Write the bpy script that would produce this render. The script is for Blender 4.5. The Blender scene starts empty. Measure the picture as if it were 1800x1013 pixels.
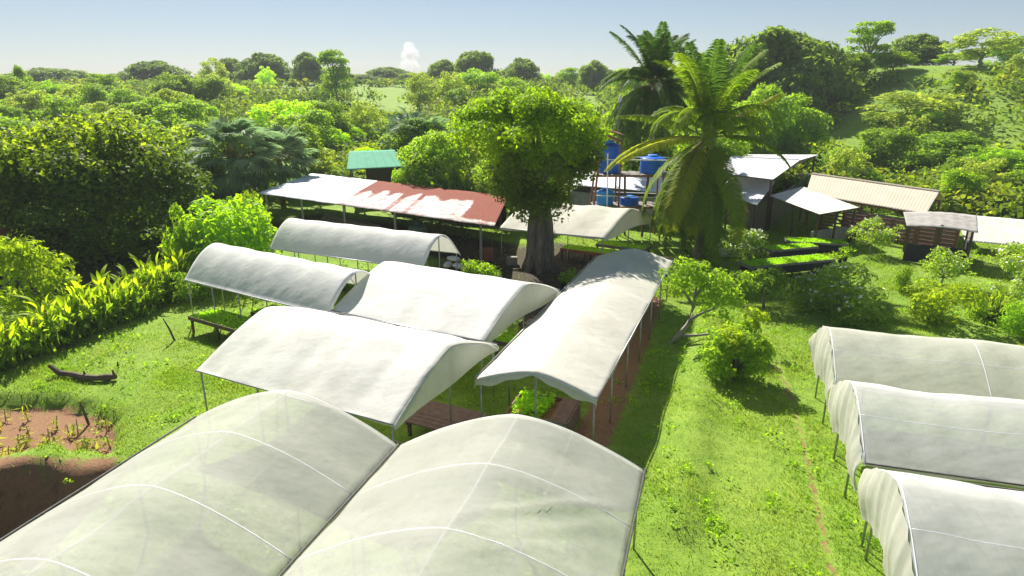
import bpy, math, random
import numpy as np
from mathutils import Vector, Matrix
R = math.radians
SC = bpy.context.scene
COL = SC.collection

# ------------------------------------------------------------------ camera, sky, sun, exposure
FPX, HORY, CAMH = 1150.0, 142.0, 10.0            # focal length and horizon row on an 1800 x 1013 frame, camera height
PITCH = math.atan((506.5 - HORY) / FPX)
cam = bpy.data.cameras.new('camera'); cam_o = bpy.data.objects.new('camera', cam); COL.objects.link(cam_o)
cam_o.location = (0, 0, CAMH); cam_o.rotation_euler = (math.pi / 2 - PITCH, 0, 0)
cam.sensor_fit = 'HORIZONTAL'; cam.sensor_width = 36.0; cam.lens = FPX / 1800 * 36.0
cam.clip_start = 0.1; cam.clip_end = 8000
SC.camera = cam_o

SUN_AZ, SUN_EL = -19.0, 42.0                       # degrees from the view direction (minus = left), elevation
world = bpy.data.worlds.new('World'); SC.world = world; world.use_nodes = True
wn = world.node_tree.nodes; wl = world.node_tree.links
bg = wn['Background']; sky = wn.new('ShaderNodeTexSky'); sky.sky_type = 'NISHITA'; sky.sun_disc = False
sky.sun_elevation = R(SUN_EL); sky.sun_rotation = R(SUN_AZ)
sky.altitude = 50; sky.air_density = 0.8; sky.dust_density = 0.2; sky.ozone_density = 3.0
gam = wn.new('ShaderNodeGamma'); gam.inputs[1].default_value = 0.72
wl.new(sky.outputs[0], gam.inputs[0]); wl.new(gam.outputs[0], bg.inputs[0]); bg.inputs[1].default_value = 0.076
sun = bpy.data.lights.new('sun', 'SUN'); sun_o = bpy.data.objects.new('sun', sun); COL.objects.link(sun_o)
sun.energy = 5.0; sun.angle = R(0.6); sun.color = (1.0, 0.95, 0.86)
sd = Vector((math.sin(R(SUN_AZ)) * math.cos(R(SUN_EL)), math.cos(R(SUN_AZ)) * math.cos(R(SUN_EL)), math.sin(R(SUN_EL))))
sun_o.rotation_euler = sd.to_track_quat('Z', 'Y').to_euler()
sun_o.location = (0, 0, 60)
SC.view_settings.view_transform = 'Standard'; SC.view_settings.look = 'None'
SC.view_settings.exposure = 1.0; SC.view_settings.gamma = 1.0
SC.render.engine = 'CYCLES'
SC.cycles.max_bounces = 9; SC.cycles.transparent_max_bounces = 12
SC.cycles.diffuse_bounces = 5; SC.cycles.transmission_bounces = 4; SC.cycles.volume_bounces = 0
SC.cycles.use_denoising = True
SC.cycles.caustics_reflective = False; SC.cycles.caustics_refractive = False

rnd = random.Random(7)

# ------------------------------------------------------------------ terrain
def ss(a, b, x):
    t = np.clip((np.asarray(x, float) - a) / (b - a), 0, 1)
    return t * t * (3 - 2 * t)

SOIL = np.array([(0, 0.55)]) + np.array([(-19, 19.6), (-16.8, 19.3), (-14.8, 19.25), (-13.2, 18.5), (-12.2, 17.8), (-11.55, 16.6), (-11.3, 15.6), (-13.4, 16.1), (-14.2, 15.5), (-16, 15.0), (-19, 15.2)])
def poly_sd(P, x, y):
    """signed distance to a polygon, negative inside"""
    x = np.asarray(x, float); y = np.asarray(y, float)
    d = np.full(x.shape, 1e9); ins = np.zeros(x.shape, bool)
    n = len(P)
    for i in range(n):
        a = P[i]; b = P[(i + 1) % n]; e = b - a
        t = np.clip(((x - a[0]) * e[0] + (y - a[1]) * e[1]) / (e @ e), 0, 1)
        d = np.minimum(d, np.hypot(x - a[0] - t * e[0], y - a[1] - t * e[1]))
        c = ((a[1] > y) != (b[1] > y))
        ins ^= c & (x < (b[0] - a[0]) * (y - a[1]) / (b[1] - a[1] + 1e-12) + a[0])
    return np.where(ins, -d, d)
def line_d(P, x, y):
    d = np.full(np.shape(x), 1e9)
    for a, b in zip(P[:-1], P[1:]):
        a = np.array(a, float); b = np.array(b, float); e = b - a
        t = np.clip(((x - a[0]) * e[0] + (y - a[1]) * e[1]) / (e @ e), 0, 1)
        d = np.minimum(d, np.hypot(x - a[0] - t * e[0], y - a[1] - t * e[1]))
    return d
def tz(x, y):
    x = np.asarray(x, float); y = np.asarray(y, float)
    base = 1.2 * ss(60, 100, y) + 3.6 * ss(85, 165, y) + 4.2 * ss(140, 260, y) + 2.0 * ss(300, 800, y)
    s = 0.75 * x + 0.66 * y
    hill = 11.6 * ss(66, 122, s) * ss(0.13, 0.5, x / np.maximum(y, 1))
    z = np.maximum(base, hill) + 0.25 * np.minimum(base, hill) * (np.minimum(base, hill) < 3)
    far = ss(60, 140, y)
    z = z + far * (0.5 * np.sin(x * 0.05 + 1.3) * np.cos(y * 0.043) + 0.3 * np.sin(x * 0.11 + y * 0.07))
    near = 1 - ss(50, 80, y)
    z = z + near * (0.05 * np.sin(x * 0.7 + 0.4) * np.sin(y * 0.55) + 0.03 * np.sin(x * 1.9 + y * 1.3))
    # planting terrace and the bank below it on the left
    m = (x > -40) & (x < -6) & (y > 2) & (y < 26)
    if np.any(m):
        sdv = poly_sd(SOIL, x, y) + 0.12 * np.sin(x * 5.1) * np.sin(y * 4.3)
        z = z - np.where(m, 0.42 * ss(0.05, -0.3, sdv), 0)
        ye = 15.75 + 0.18 * np.sin(x * 2.3) + 0.25 * ss(-13.4, -14.6, x) * -1.6
        bank = ss(ye, ye - 1.25, y) * ss(-10.25, -11.0, x)
        z = z - np.where(y < 26, 2.0 * bank, 0)
    # low ridge left by mowing beside the long net roof
    z = z + 0.22 * ss(0.9, 0.0, np.abs(line_d([(3.9, 13.0), (6.2, 19.5), (8.6, 26.5)], x, y)))
    return z

CP, SP = math.cos(PITCH), math.sin(PITCH)
def at(px, py, z):
    u = (px - 900) / FPX; v = (506.5 - py) / FPX
    d = Vector((u, CP + v * SP, -SP + v * CP)); t = (z - CAMH) / d.z
    return Vector((d.x * t, d.y * t, z))
def at_y(px, py, Y):
    u = (px - 900) / FPX; v = (506.5 - py) / FPX
    t = Y / (CP + v * SP)
    return Vector((u * t, Y, CAMH + (-SP + v * CP) * t))
def gx(px, Y, py=300):
    return at_y(px, py, Y).x
def proj(p):
    f = p[1] * CP - (p[2] - CAMH) * SP; u = p[1] * SP + (p[2] - CAMH) * CP
    return 900 + FPX * p[0] / f, 506.5 - FPX * u / f
def gz(x, y): return float(tz(np.array([x]), np.array([y]))[0])

# ------------------------------------------------------------------ materials
def new_mat(name):
    m = bpy.data.materials.new(name); m.use_nodes = True
    nt = m.node_tree; nt.nodes.clear()
    out = nt.nodes.new('ShaderNodeOutputMaterial')
    return m, nt, out
def N(nt, typ, **kw):
    n = nt.nodes.new(typ)
    for k, v in kw.items():
        if k.startswith('i_'): n.inputs[k[2:].replace('_', ' ')].default_value = v
        else: setattr(n, k, v)
    return n
def mixc(nt, fac, a, b, mode='MIX'):
    n = nt.nodes.new('ShaderNodeMix'); n.data_type = 'RGBA'; n.blend_type = mode
    for i, v in ((0, fac), (6, a), (7, b)):
        if hasattr(v, 'is_linked') or isinstance(v, bpy.types.NodeSocket): nt.links.new(v, n.inputs[i])
        elif i == 0: n.inputs[0].default_value = v
        else: n.inputs[i].default_value = (*v, 1) if len(v) == 3 else v
    return n.outputs[2]
def ramp(nt, fac, p0, p1, c0=(0, 0, 0), c1=(1, 1, 1)):
    n = nt.nodes.new('ShaderNodeValToRGB'); e = n.color_ramp.elements
    e[0].position = p0; e[1].position = p1; e[0].color = (*c0, 1); e[1].color = (*c1, 1)
    nt.links.new(fac, n.inputs[0]); return n.outputs[0]
def noise(nt, scale, detail=4, rough=0.55, coord='Object', stretch=None):
    tc = nt.nodes.new('ShaderNodeTexCoord'); n = nt.nodes.new('ShaderNodeTexNoise')
    n.inputs['Scale'].default_value = scale; n.inputs['Detail'].default_value = detail; n.inputs['Roughness'].default_value = rough
    if stretch:
        mp = nt.nodes.new('ShaderNodeMapping'); mp.inputs['Scale'].default_value = stretch
        nt.links.new(tc.outputs[coord], mp.inputs[0]); nt.links.new(mp.outputs[0], n.inputs[0])
    else: nt.links.new(tc.outputs[coord], n.inputs[0])
    return n.outputs[0]
def bump(nt, h, strength, dist):
    b = nt.nodes.new('ShaderNodeBump'); b.inputs['Strength'].default_value = strength; b.inputs['Distance'].default_value = dist
    nt.links.new(h, b.inputs['Height']); return b.outputs[0]

def simple(name, c0, c1=None, rough=0.7, scale=4.0, metal=0.0, bmp=0.0, stretch=None, spec=0.3):
    m, nt, out = new_mat(name)
    p = nt.nodes.new('ShaderNodeBsdfPrincipled'); p.inputs['Roughness'].default_value = rough; p.inputs['Metallic'].default_value = metal; p.inputs['Specular IOR Level'].default_value = spec
    c1 = c1 or tuple(x * 0.75 for x in c0)
    nz = noise(nt, scale, 6, 0.6, stretch=stretch)
    nt.links.new(mixc(nt, ramp(nt, nz, 0.35, 0.65), c0, c1), p.inputs['Base Color'])
    if bmp: nt.links.new(bump(nt, nz, 0.5, bmp), p.inputs['Normal'])
    nt.links.new(p.outputs[0], out.inputs[0]); return m

def leaf_mat(name, c0, c1, trans=0.42, tcol=None, var=0.35, gloss=0.5, dry=None):
    gain = 1.85; c0 = tuple(q * gain for q in c0); c1 = tuple(q * gain for q in c1); trans = min(0.6, trans + 0.08)
    m, nt, out = new_mat(name)
    g = nt.nodes.new('ShaderNodeNewGeometry'); oi = nt.nodes.new('ShaderNodeObjectInfo')
    nz = noise(nt, 0.55, 3, 0.5)
    mx = N(nt, 'ShaderNodeMath', operation='MULTIPLY_ADD'); nt.links.new(g.outputs['Random Per Island'], mx.inputs[0]); mx.inputs[1].default_value = 0.6
    nt.links.new(nz, mx.inputs[2])
    mx2 = N(nt, 'ShaderNodeMath', operation='MULTIPLY_ADD'); nt.links.new(oi.outputs['Random'], mx2.inputs[0]); mx2.inputs[1].default_value = var; nt.links.new(mx.outputs[0], mx2.inputs[2])
    col = mixc(nt, ramp(nt, mx2.outputs[0], 0.45, 1.25), c0, c1)
    if dry: col = mixc(nt, ramp(nt, noise(nt, 0.28, 6, 0.7), 0.44, 0.66, (0, 0, 0), (0.85, 0.85, 0.85)), col, dry)
    p = nt.nodes.new('ShaderNodeBsdfPrincipled'); p.inputs['Roughness'].default_value = max(gloss, 0.55); p.inputs['Specular IOR Level'].default_value = 0.10
    nt.links.new(col, p.inputs['Base Color'])
    t = nt.nodes.new('ShaderNodeBsdfTranslucent')
    nt.links.new(mixc(nt, 1.0, col, tcol or (1.55, 1.6, 0.5), 'MULTIPLY'), t.inputs[0])
    s = nt.nodes.new('ShaderNodeMixShader'); s.inputs[0].default_value = trans
    nt.links.new(p.outputs[0], s.inputs[1]); nt.links.new(t.outputs[0], s.inputs[2]); nt.links.new(s.outputs[0], out.inputs[0])
    return m

def cover_mat(name, c0, c1, trans=0.45, transp=0.0, scale=0.6, streak=None):
    m, nt, out = new_mat(name)
    nz = noise(nt, scale, 6, 0.6); nf = noise(nt, 5.0, 4, 0.6, stretch=streak or (1, 1, 1))
    a = mixc(nt, ramp(nt, nz, 0.38, 0.7), c0, c1)
    col = mixc(nt, ramp(nt, nf, 0.52, 0.8, (0, 0, 0), (0.5, 0.5, 0.5)), a, tuple(x * 0.82 for x in c1))
    st = noise(nt, 0.9, 4, 0.6, stretch=(1.6, 0.9, 0.8)); col = mixc(nt, ramp(nt, st, 0.50, 0.78, (0, 0, 0), (0.42, 0.42, 0.42)), col, (c1[0] * 0.78, c1[1] * 0.775, c1[2] * 0.68))
    p = nt.nodes.new('ShaderNodeBsdfPrincipled'); p.inputs['Roughness'].default_value = 0.7; p.inputs['Specular IOR Level'].default_value = 0.12
    nt.links.new(col, p.inputs['Base Color'])
    t = nt.nodes.new('ShaderNodeBsdfTranslucent'); nt.links.new(col, t.inputs[0])
    b = bump(nt, noise(nt, 1.5, 2, 0.5, stretch=(1.0, 1.6, 1)), 0.4, 0.06); nt.links.new(b, p.inputs['Normal'])
    s = nt.nodes.new('ShaderNodeMixShader'); s.inputs[0].default_value = trans
    nt.links.new(p.outputs[0], s.inputs[1]); nt.links.new(t.outputs[0], s.inputs[2])
    last = s
    if transp:
        tr = nt.nodes.new('ShaderNodeBsdfTransparent'); s2 = nt.nodes.new('ShaderNodeMixShader')
        f = N(nt, 'ShaderNodeMapRange'); nt.links.new(nz, f.inputs[0]); f.inputs[1].default_value = 0.3; f.inputs[2].default_value = 0.75
        f.inputs[3].default_value = transp * 1.25; f.inputs[4].default_value = transp * 0.7
        nt.links.new(f.outputs[0], s2.inputs[0]); nt.links.new(s.outputs[0], s2.inputs[1]); nt.links.new(tr.outputs[0], s2.inputs[2]); last = s2
    nt.links.new(last.outputs[0], out.inputs[0]); return m

M = {}
M['cloth'] = cover_mat('white_agro_cloth', (0.82, 0.805, 0.77), (0.76, 0.745, 0.71), 0.23)
M['cloth_worn'] = cover_mat('worn_agro_cloth', (0.84, 0.82, 0.765), (0.75, 0.73, 0.67), 0.25, 0.03)
M['cloth_cream'] = cover_mat('cream_agro_cloth', (0.76, 0.735, 0.645), (0.68, 0.655, 0.565), 0.25, 0.02)
M['cloth_end'] = cover_mat('gable_cloth', (0.80, 0.80, 0.74), (0.72, 0.725, 0.65), 0.55, 0.03)
M['film'] = cover_mat('thin_clear_film', (0.63, 0.62, 0.57), (0.54, 0.54, 0.485), 0.34, 0.18)
M['film_grey'] = cover_mat('grey_net_film', (0.70, 0.69, 0.66), (0.60, 0.60, 0.57), 0.28, 0.12, 0.8, (3, 0.3, 1))
M['film_beige'] = cover_mat('beige_net_film', (0.68, 0.67, 0.58), (0.58, 0.575, 0.49), 0.3, 0.06, 1.2, (3, 0.3, 1))
M['steel'] = simple('galvanised_steel', (0.42, 0.43, 0.44), (0.30, 0.30, 0.30), 0.45, 12, 0.6)
M['pipe'] = simple('white_pipe', (0.82, 0.82, 0.80), (0.7, 0.7, 0.68), 0.5, 8)
M['dark'] = simple('dark_rail', (0.05, 0.05, 0.05), (0.09, 0.085, 0.08), 0.6, 8)
M['rust'] = simple('rusty_steel', (0.22, 0.075, 0.04), (0.30, 0.14, 0.09), 0.8, 9)
M['wood'] = simple('weathered_wood', (0.16, 0.11, 0.075), (0.09, 0.065, 0.05), 0.85, 7, 0, 0.01, (1, 1, 6))
M['greywood'] = simple('grey_wood', (0.30, 0.27, 0.23), (0.18, 0.155, 0.13), 0.85, 7, 0, 0.01, (1, 6, 1))
M['redwood'] = simple('reddish_timber', (0.32, 0.16, 0.12), (0.22, 0.10, 0.075), 0.8, 7)
M['bark'] = simple('grey_bark', (0.22, 0.185, 0.15), (0.10, 0.085, 0.068), 0.95, 2.5, 0, 0.08, (3, 3, 0.5))
M['bark_pale'] = simple('pale_bark', (0.38, 0.35, 0.31), (0.24, 0.21, 0.18), 0.9, 5, 0, 0.02)
M['blue'] = simple('blue_plastic', (0.015, 0.15, 0.72), (0.012, 0.12, 0.62), 0.35, 3)
M['bluelid'] = simple('pale_blue_plastic', (0.04, 0.32, 0.80), (0.03, 0.26, 0.7), 0.4, 3)
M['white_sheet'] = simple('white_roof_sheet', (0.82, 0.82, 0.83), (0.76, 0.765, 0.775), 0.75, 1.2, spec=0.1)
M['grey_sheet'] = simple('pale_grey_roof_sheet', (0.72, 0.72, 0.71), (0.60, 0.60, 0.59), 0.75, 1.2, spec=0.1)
M['beige_sheet'] = simple('beige_roof_sheet', (0.64, 0.56, 0.44), (0.57, 0.50, 0.39), 0.75, 1.2, spec=0.1)
M['cream_sheet'] = simple('cream_roof_sheet', (0.72, 0.69, 0.60), (0.60, 0.57, 0.49), 0.75, 1.2, spec=0.1)
M['green_sheet'] = simple('green_roof_sheet', (0.07, 0.33, 0.20), (0.06, 0.28, 0.17), 0.75, 1.2, spec=0.1)
M['tin'] = simple('dirty_tin', (0.42, 0.40, 0.37), (0.30, 0.28, 0.25), 0.75, 3, 0.0, spec=0.1)
M['concrete'] = simple('concrete', (0.30, 0.28, 0.25), (0.22, 0.20, 0.18), 0.9, 3)
M['darktarp'] = simple('dark_shade_cloth', (0.035, 0.04, 0.05), (0.02, 0.025, 0.03), 0.8, 5)
M['tealtank'] = simple('dull_green_plastic', (0.05, 0.10, 0.085), (0.04, 0.08, 0.07), 0.5, 3)
M['brick'] = simple('terracotta_clay', (0.42, 0.16, 0.09), (0.33, 0.12, 0.07), 0.9, 6)
M['corrug'] = simple('brown_bed_boards', (0.24, 0.15, 0.12), (0.17, 0.105, 0.085), 0.85, 6)
M['soil'] = simple('red_soil', (0.30, 0.15, 0.085), (0.20, 0.10, 0.06), 0.95, 3, 0, 0.03)
M['straw'] = simple('dry_straw', (0.42, 0.34, 0.17), (0.30, 0.24, 0.12), 0.9, 8)
M['petal'] = simple('white_petals', (0.85, 0.84, 0.78), (0.80, 0.76, 0.70), 0.6, 20)
M['coconut'] = simple('coconut_husk', (0.20, 0.22, 0.05), (0.28, 0.18, 0.06), 0.6, 5)

def rusty_mat():
    m, nt, out = new_mat('rust_eaten_painted_sheet')
    tc = nt.nodes.new('ShaderNodeTexCoord')
    mp = nt.nodes.new('ShaderNodeMapping'); mp.inputs['Rotation'].default_value = (0, 0, R(32)); mp.inputs['Scale'].default_value = (5.0, 1.6, 1); nt.links.new(tc.outputs['Object'], mp.inputs[0])
    bn = nt.nodes.new('ShaderNodeTexNoise'); bn.inputs['Scale'].default_value = 1.0; bn.inputs['Detail'].default_value = 7; bn.inputs['Roughness'].default_value = 0.75; nt.links.new(mp.outputs[0], bn.inputs[0]); big = bn.outputs[0]; fine = noise(nt, 5, 6, 0.7, 'Object')
    at_ = nt.nodes.new('ShaderNodeAttribute'); at_.attribute_name = 'rust'
    ad = N(nt, 'ShaderNodeMath', operation='MULTIPLY_ADD'); nt.links.new(big, ad.inputs[0]); ad.inputs[1].default_value = 0.6; nt.links.new(at_.outputs['Fac'], ad.inputs[2])
    ad2 = N(nt, 'ShaderNodeMath', operation='MULTIPLY_ADD'); nt.links.new(fine, ad2.inputs[0]); ad2.inputs[1].default_value = 0.25; nt.links.new(ad.outputs[0], ad2.inputs[2])
    mask = ramp(nt, ad2.outputs[0], 0.68, 0.92)
    rustc = mixc(nt, ramp(nt, fine, 0.35, 0.65), (0.27, 0.07, 0.042), (0.16, 0.045, 0.032))
    pale = mixc(nt, ramp(nt, noise(nt, 2.2, 6, 0.75), 0.42, 0.6), (0.72, 0.69, 0.67), (0.44, 0.28, 0.25))
    p = nt.nodes.new('ShaderNodeBsdfPrincipled'); p.inputs['Roughness'].default_value = 0.8; p.inputs['Specular IOR Level'].default_value = 0.1
    nt.links.new(mixc(nt, mask, pale, rustc), p.inputs['Base Color']); nt.links.new(p.outputs[0], out.inputs[0])
    return m
M['rusty'] = rusty_mat()

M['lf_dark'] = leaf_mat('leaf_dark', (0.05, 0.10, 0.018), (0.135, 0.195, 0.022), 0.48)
M['lf_shaded'] = leaf_mat('leaf_shaded', (0.026, 0.055, 0.010), (0.072, 0.108, 0.013), 0.38)  # lower leaves of the big crowns, their shade put into the colour
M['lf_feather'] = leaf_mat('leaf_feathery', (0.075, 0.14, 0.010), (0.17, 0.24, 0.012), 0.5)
M['lf_mid'] = leaf_mat('leaf_mid', (0.072, 0.135, 0.02), (0.165, 0.24, 0.024), 0.5)
M['lf_light'] = leaf_mat('leaf_light', (0.10, 0.18, 0.014), (0.19, 0.29, 0.018), 0.5)
M['lf_yellow'] = leaf_mat('leaf_yellow', (0.17, 0.27, 0.010), (0.30, 0.40, 0.015), 0.52)
M['lf_olive'] = leaf_mat('leaf_olive', (0.12, 0.165, 0.042), (0.22, 0.26, 0.06), 0.5)
M['lf_flower'] = leaf_mat('leaf_flower_tree', (0.095, 0.155, 0.028), (0.19, 0.25, 0.045), 0.55)
M['lf_bronze'] = leaf_mat('leaf_bronze', (0.10, 0.15, 0.014), (0.20, 0.25, 0.016), 0.5)
M['lf_far'] = leaf_mat('leaf_far', (0.06, 0.105, 0.03), (0.115, 0.165, 0.04), 0.45)
M['lf_palm'] = leaf_mat('leaf_palm', (0.05, 0.095, 0.014), (0.125, 0.175, 0.02), 0.45, gloss=0.38)
M['lf_palm_y'] = leaf_mat('leaf_palm_yellowing', (0.12, 0.17, 0.014), (0.22, 0.23, 0.024), 0.45, gloss=0.38)
M['lf_fan'] = leaf_mat('leaf_fan', (0.085, 0.13, 0.075), (0.17, 0.22, 0.125), 0.38, tcol=(1.0, 1.2, 0.8), gloss=0.4)
M['lf_royal'] = leaf_mat('leaf_royal', (0.022, 0.052, 0.018), (0.055, 0.10, 0.026), 0.38, gloss=0.4)
M['lf_ginger'] = leaf_mat('leaf_ginger', (0.085, 0.14, 0.010), (0.22, 0.28, 0.014), 0.5, gloss=0.4)
M['lf_seed'] = leaf_mat('leaf_seedling', (0.14, 0.28, 0.010), (0.22, 0.36, 0.014), 0.48)
M['lf_grass'] = leaf_mat('leaf_grass', (0.105, 0.185, 0.013), (0.19, 0.265, 0.03), 0.42, tcol=(1.2, 1.25, 0.6), var=0.0, dry=(0.34, 0.38, 0.08))
M['lf_deadgrass'] = leaf_mat('leaf_straw', (0.26, 0.20, 0.07), (0.20, 0.22, 0.06), 0.35)
M['frondstalk'] = simple('frond_stalk', (0.28, 0.25, 0.06), (0.20, 0.19, 0.04), 0.6, 5)

def thicket_mat():
    m, nt, out = new_mat('mixed_thicket_leaves')
    at_ = nt.nodes.new('ShaderNodeAttribute'); at_.attribute_name = 'tint'
    g = nt.nodes.new('ShaderNodeNewGeometry')
    r = nt.nodes.new('ShaderNodeValToRGB'); e = r.color_ramp.elements
    cols = [(0, (0.075, 0.135, 0.02)), (0.3, (0.145, 0.235, 0.024)), (0.55, (0.24, 0.33, 0.028)), (0.75, (0.26, 0.28, 0.055)), (0.9, (0.36, 0.46, 0.022)), (1.0, (0.35, 0.33, 0.045))]
    e[0].position = 0; e[0].color = (*cols[0][1], 1); e[1].position = 1; e[1].color = (*cols[-1][1], 1)
    for p_, c_ in cols[1:-1]:
        q = e.new(p_); q.color = (*c_, 1)
    nt.links.new(at_.outputs['Fac'], r.inputs[0])
    col = mixc(nt, 1.0, r.outputs[0], ramp(nt, g.outputs['Random Per Island'], 0.0, 1.0, (0.6, 0.65, 0.6), (1.35, 1.3, 1.1)), 'MULTIPLY')
    p = nt.nodes.new('ShaderNodeBsdfPrincipled'); p.inputs['Roughness'].default_value = 0.65; p.inputs['Specular IOR Level'].default_value = 0.10; nt.links.new(col, p.inputs['Base Color'])
    t = nt.nodes.new('ShaderNodeBsdfTranslucent'); nt.links.new(mixc(nt, 1.0, col, (1.5, 1.55, 0.5), 'MULTIPLY'), t.inputs[0])
    s = nt.nodes.new('ShaderNodeMixShader'); s.inputs[0].default_value = 0.48
    nt.links.new(p.outputs[0], s.inputs[1]); nt.links.new(t.outputs[0], s.inputs[2]); nt.links.new(s.outputs[0], out.inputs[0]); return m
M['thicket'] = thicket_mat()

def ground_mat():
    m, nt, out = new_mat('grass_and_soil')
    n1 = noise(nt, 0.22, 5, 0.6); n2 = noise(nt, 2.3, 6, 0.65); n3 = noise(nt, 14, 5, 0.7)
    a = mixc(nt, ramp(nt, n1, 0.35, 0.65), (0.17, 0.29, 0.030), (0.26, 0.37, 0.05))
    b = mixc(nt, ramp(nt, n2, 0.42, 0.72), a, (0.12, 0.22, 0.025))
    c = mixc(nt, ramp(nt, n3, 0.45, 0.75, (0, 0, 0), (0.35, 0.35, 0.35)), b, (0.30, 0.34, 0.09))
    sa = nt.nodes.new('ShaderNodeAttribute'); sa.attribute_name = 'soil'
    ad = N(nt, 'ShaderNodeMath', operation='MULTIPLY_ADD'); nt.links.new(n2, ad.inputs[0]); ad.inputs[1].default_value = 0.7; nt.links.new(sa.outputs['Fac'], ad.inputs[2])
    sm = ramp(nt, ad.outputs[0], 0.75, 0.95)
    soil = mixc(nt, ramp(nt, n3, 0.3, 0.7), (0.34, 0.185, 0.10), (0.22, 0.125, 0.07))
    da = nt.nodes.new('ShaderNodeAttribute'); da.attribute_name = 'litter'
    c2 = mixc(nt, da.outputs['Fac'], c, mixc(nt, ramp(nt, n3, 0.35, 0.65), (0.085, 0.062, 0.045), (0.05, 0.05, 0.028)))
    col = mixc(nt, sm, c2, soil)
    p = nt.nodes.new('ShaderNodeBsdfPrincipled'); p.inputs['Roughness'].default_value = 0.9; p.inputs['Specular IOR Level'].default_value = 0.15
    nt.links.new(col, p.inputs['Base Color']); nt.links.new(bump(nt, n3, 0.7, 0.06), p.inputs['Normal'])
    nt.links.new(p.outputs[0], out.inputs[0]); return m
M['ground'] = ground_mat()

# ------------------------------------------------------------------ mesh helpers
def mesh_np(name, verts, faces, mat, smooth=False):
    """faces: (n,3) or (n,4) int array"""
    verts = np.asarray(verts, np.float32); faces = np.asarray(faces, np.int32)
    me = bpy.data.meshes.new(name); k = faces.shape[1]
    me.vertices.add(len(verts)); me.vertices.foreach_set('co', verts.ravel())
    me.loops.add(faces.size); me.loops.foreach_set('vertex_index', faces.ravel())
    me.polygons.add(len(faces)); me.polygons.foreach_set('loop_start', np.arange(0, faces.size, k, dtype=np.int32))
    me.polygons.foreach_set('loop_total', np.full(len(faces), k, np.int32))
    if smooth: me.polygons.foreach_set('use_smooth', np.ones(len(faces), bool))
    me.update(calc_edges=True)
    if mat: me.materials.append(mat)
    return me
def fattr(me, name, vals):
    a = me.attributes.new(name, 'FLOAT', 'POINT'); a.data.foreach_set('value', np.asarray(vals, np.float32).ravel())

class MB:
    def __init__(s): s.v = []; s.f = []
    def add(s, vs, fs):
        o = len(s.v); s.v += [tuple(v) for v in vs]; s.f += [tuple(i + o for i in f) for f in fs]
    def box(s, c, size, rz=0, rx=0, ry=0):
        m = Matrix.Translation(c) @ Matrix.Rotation(rz, 4, 'Z') @ Matrix.Rotation(ry, 4, 'Y') @ Matrix.Rotation(rx, 4, 'X')
        hx, hy, hz = size[0] / 2, size[1] / 2, size[2] / 2
        s.add([m @ Vector((x, y, z)) for x in (-hx, hx) for y in (-hy, hy) for z in (-hz, hz)],
              [(0, 1, 3, 2), (4, 6, 7, 5), (0, 4, 5, 1), (2, 3, 7, 6), (0, 2, 6, 4), (1, 5, 7, 3)])
    def tube(s, pts, rad, n=6, cap=True):
        pts = [Vector(p) for p in pts]; rr = rad if isinstance(rad, (list, tuple)) else [rad] * len(pts)
        rings = []; ref = Vector((0.13, 0.31, 1)).normalized()
        for i, p in enumerate(pts):
            d = (pts[min(i + 1, len(pts) - 1)] - pts[max(i - 1, 0)]).normalized()
            if abs(d.dot(ref)) > 0.95: ref = Vector((1, 0.2, 0.1)).normalized()
            a = d.cross(ref).normalized(); b = d.cross(a)
            rings.append([p + (a * math.cos(2 * math.pi * k / n) + b * math.sin(2 * math.pi * k / n)) * rr[i] for k in range(n)])
        o = len(s.v)
        for r_ in rings: s.v += [tuple(v) for v in r_]
        for i in range(len(pts) - 1):
            for k in range(n):
                s.f.append((o + i * n + k, o + i * n + (k + 1) % n, o + (i + 1) * n + (k + 1) % n, o + (i + 1) * n + k))
        if cap:
            s.f.append(tuple(o + k for k in range(n))[::-1]); s.f.append(tuple(o + (len(pts) - 1) * n + k for k in range(n)))
    def lathe(s, c, prof, n=20):
        o = len(s.v); c = Vector(c)
        for r_, z in prof:
            for k in range(n):
                a = 2 * math.pi * k / n; s.v.append((c.x + r_ * math.cos(a), c.y + r_ * math.sin(a), c.z + z))
        for i in range(len(prof) - 1):
            for k in range(n):
                s.f.append((o + i * n + k, o + i * n + (k + 1) % n, o + (i + 1) * n + (k + 1) % n, o + (i + 1) * n + k))
        s.f.append(tuple(o + k for k in range(n))[::-1]); s.f.append(tuple(o + (len(prof) - 1) * n + k for k in range(n)))
    def grid(s, P):
        """P: 2D list of points"""
        o = len(s.v); nu, nv = len(P), len(P[0])
        for row in P: s.v += [tuple(p) for p in row]
        for i in range(nu - 1):
            for j in range(nv - 1):
                s.f.append((o + i * nv + j, o + (i + 1) * nv + j, o + (i + 1) * nv + j + 1, o + i * nv + j + 1))
    def mesh(s, name, mat, smooth=False, off=(0, 0, 0)):
        me = bpy.data.meshes.new(name); off = Vector(off)
        me.from_pydata([tuple(Vector(v) - off) for v in s.v], [], s.f)
        if smooth:
            for p in me.polygons: p.use_smooth = True
        me.update(); me.materials.append(mat); return me
    def build(s, name, mat, parent=None, smooth=False):
        """world-space vertices; the object sits at its parent's origin"""
        off = parent.matrix_world_loc if False else (Vector(parent['_w']) if parent is not None else Vector((0, 0, 0)))
        o = bpy.data.objects.new(name, s.mesh(name, mat, smooth, off)); COL.objects.link(o)
        if parent is not None:
            o.parent = parent; o['_w'] = list(off)
        return o

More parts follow.
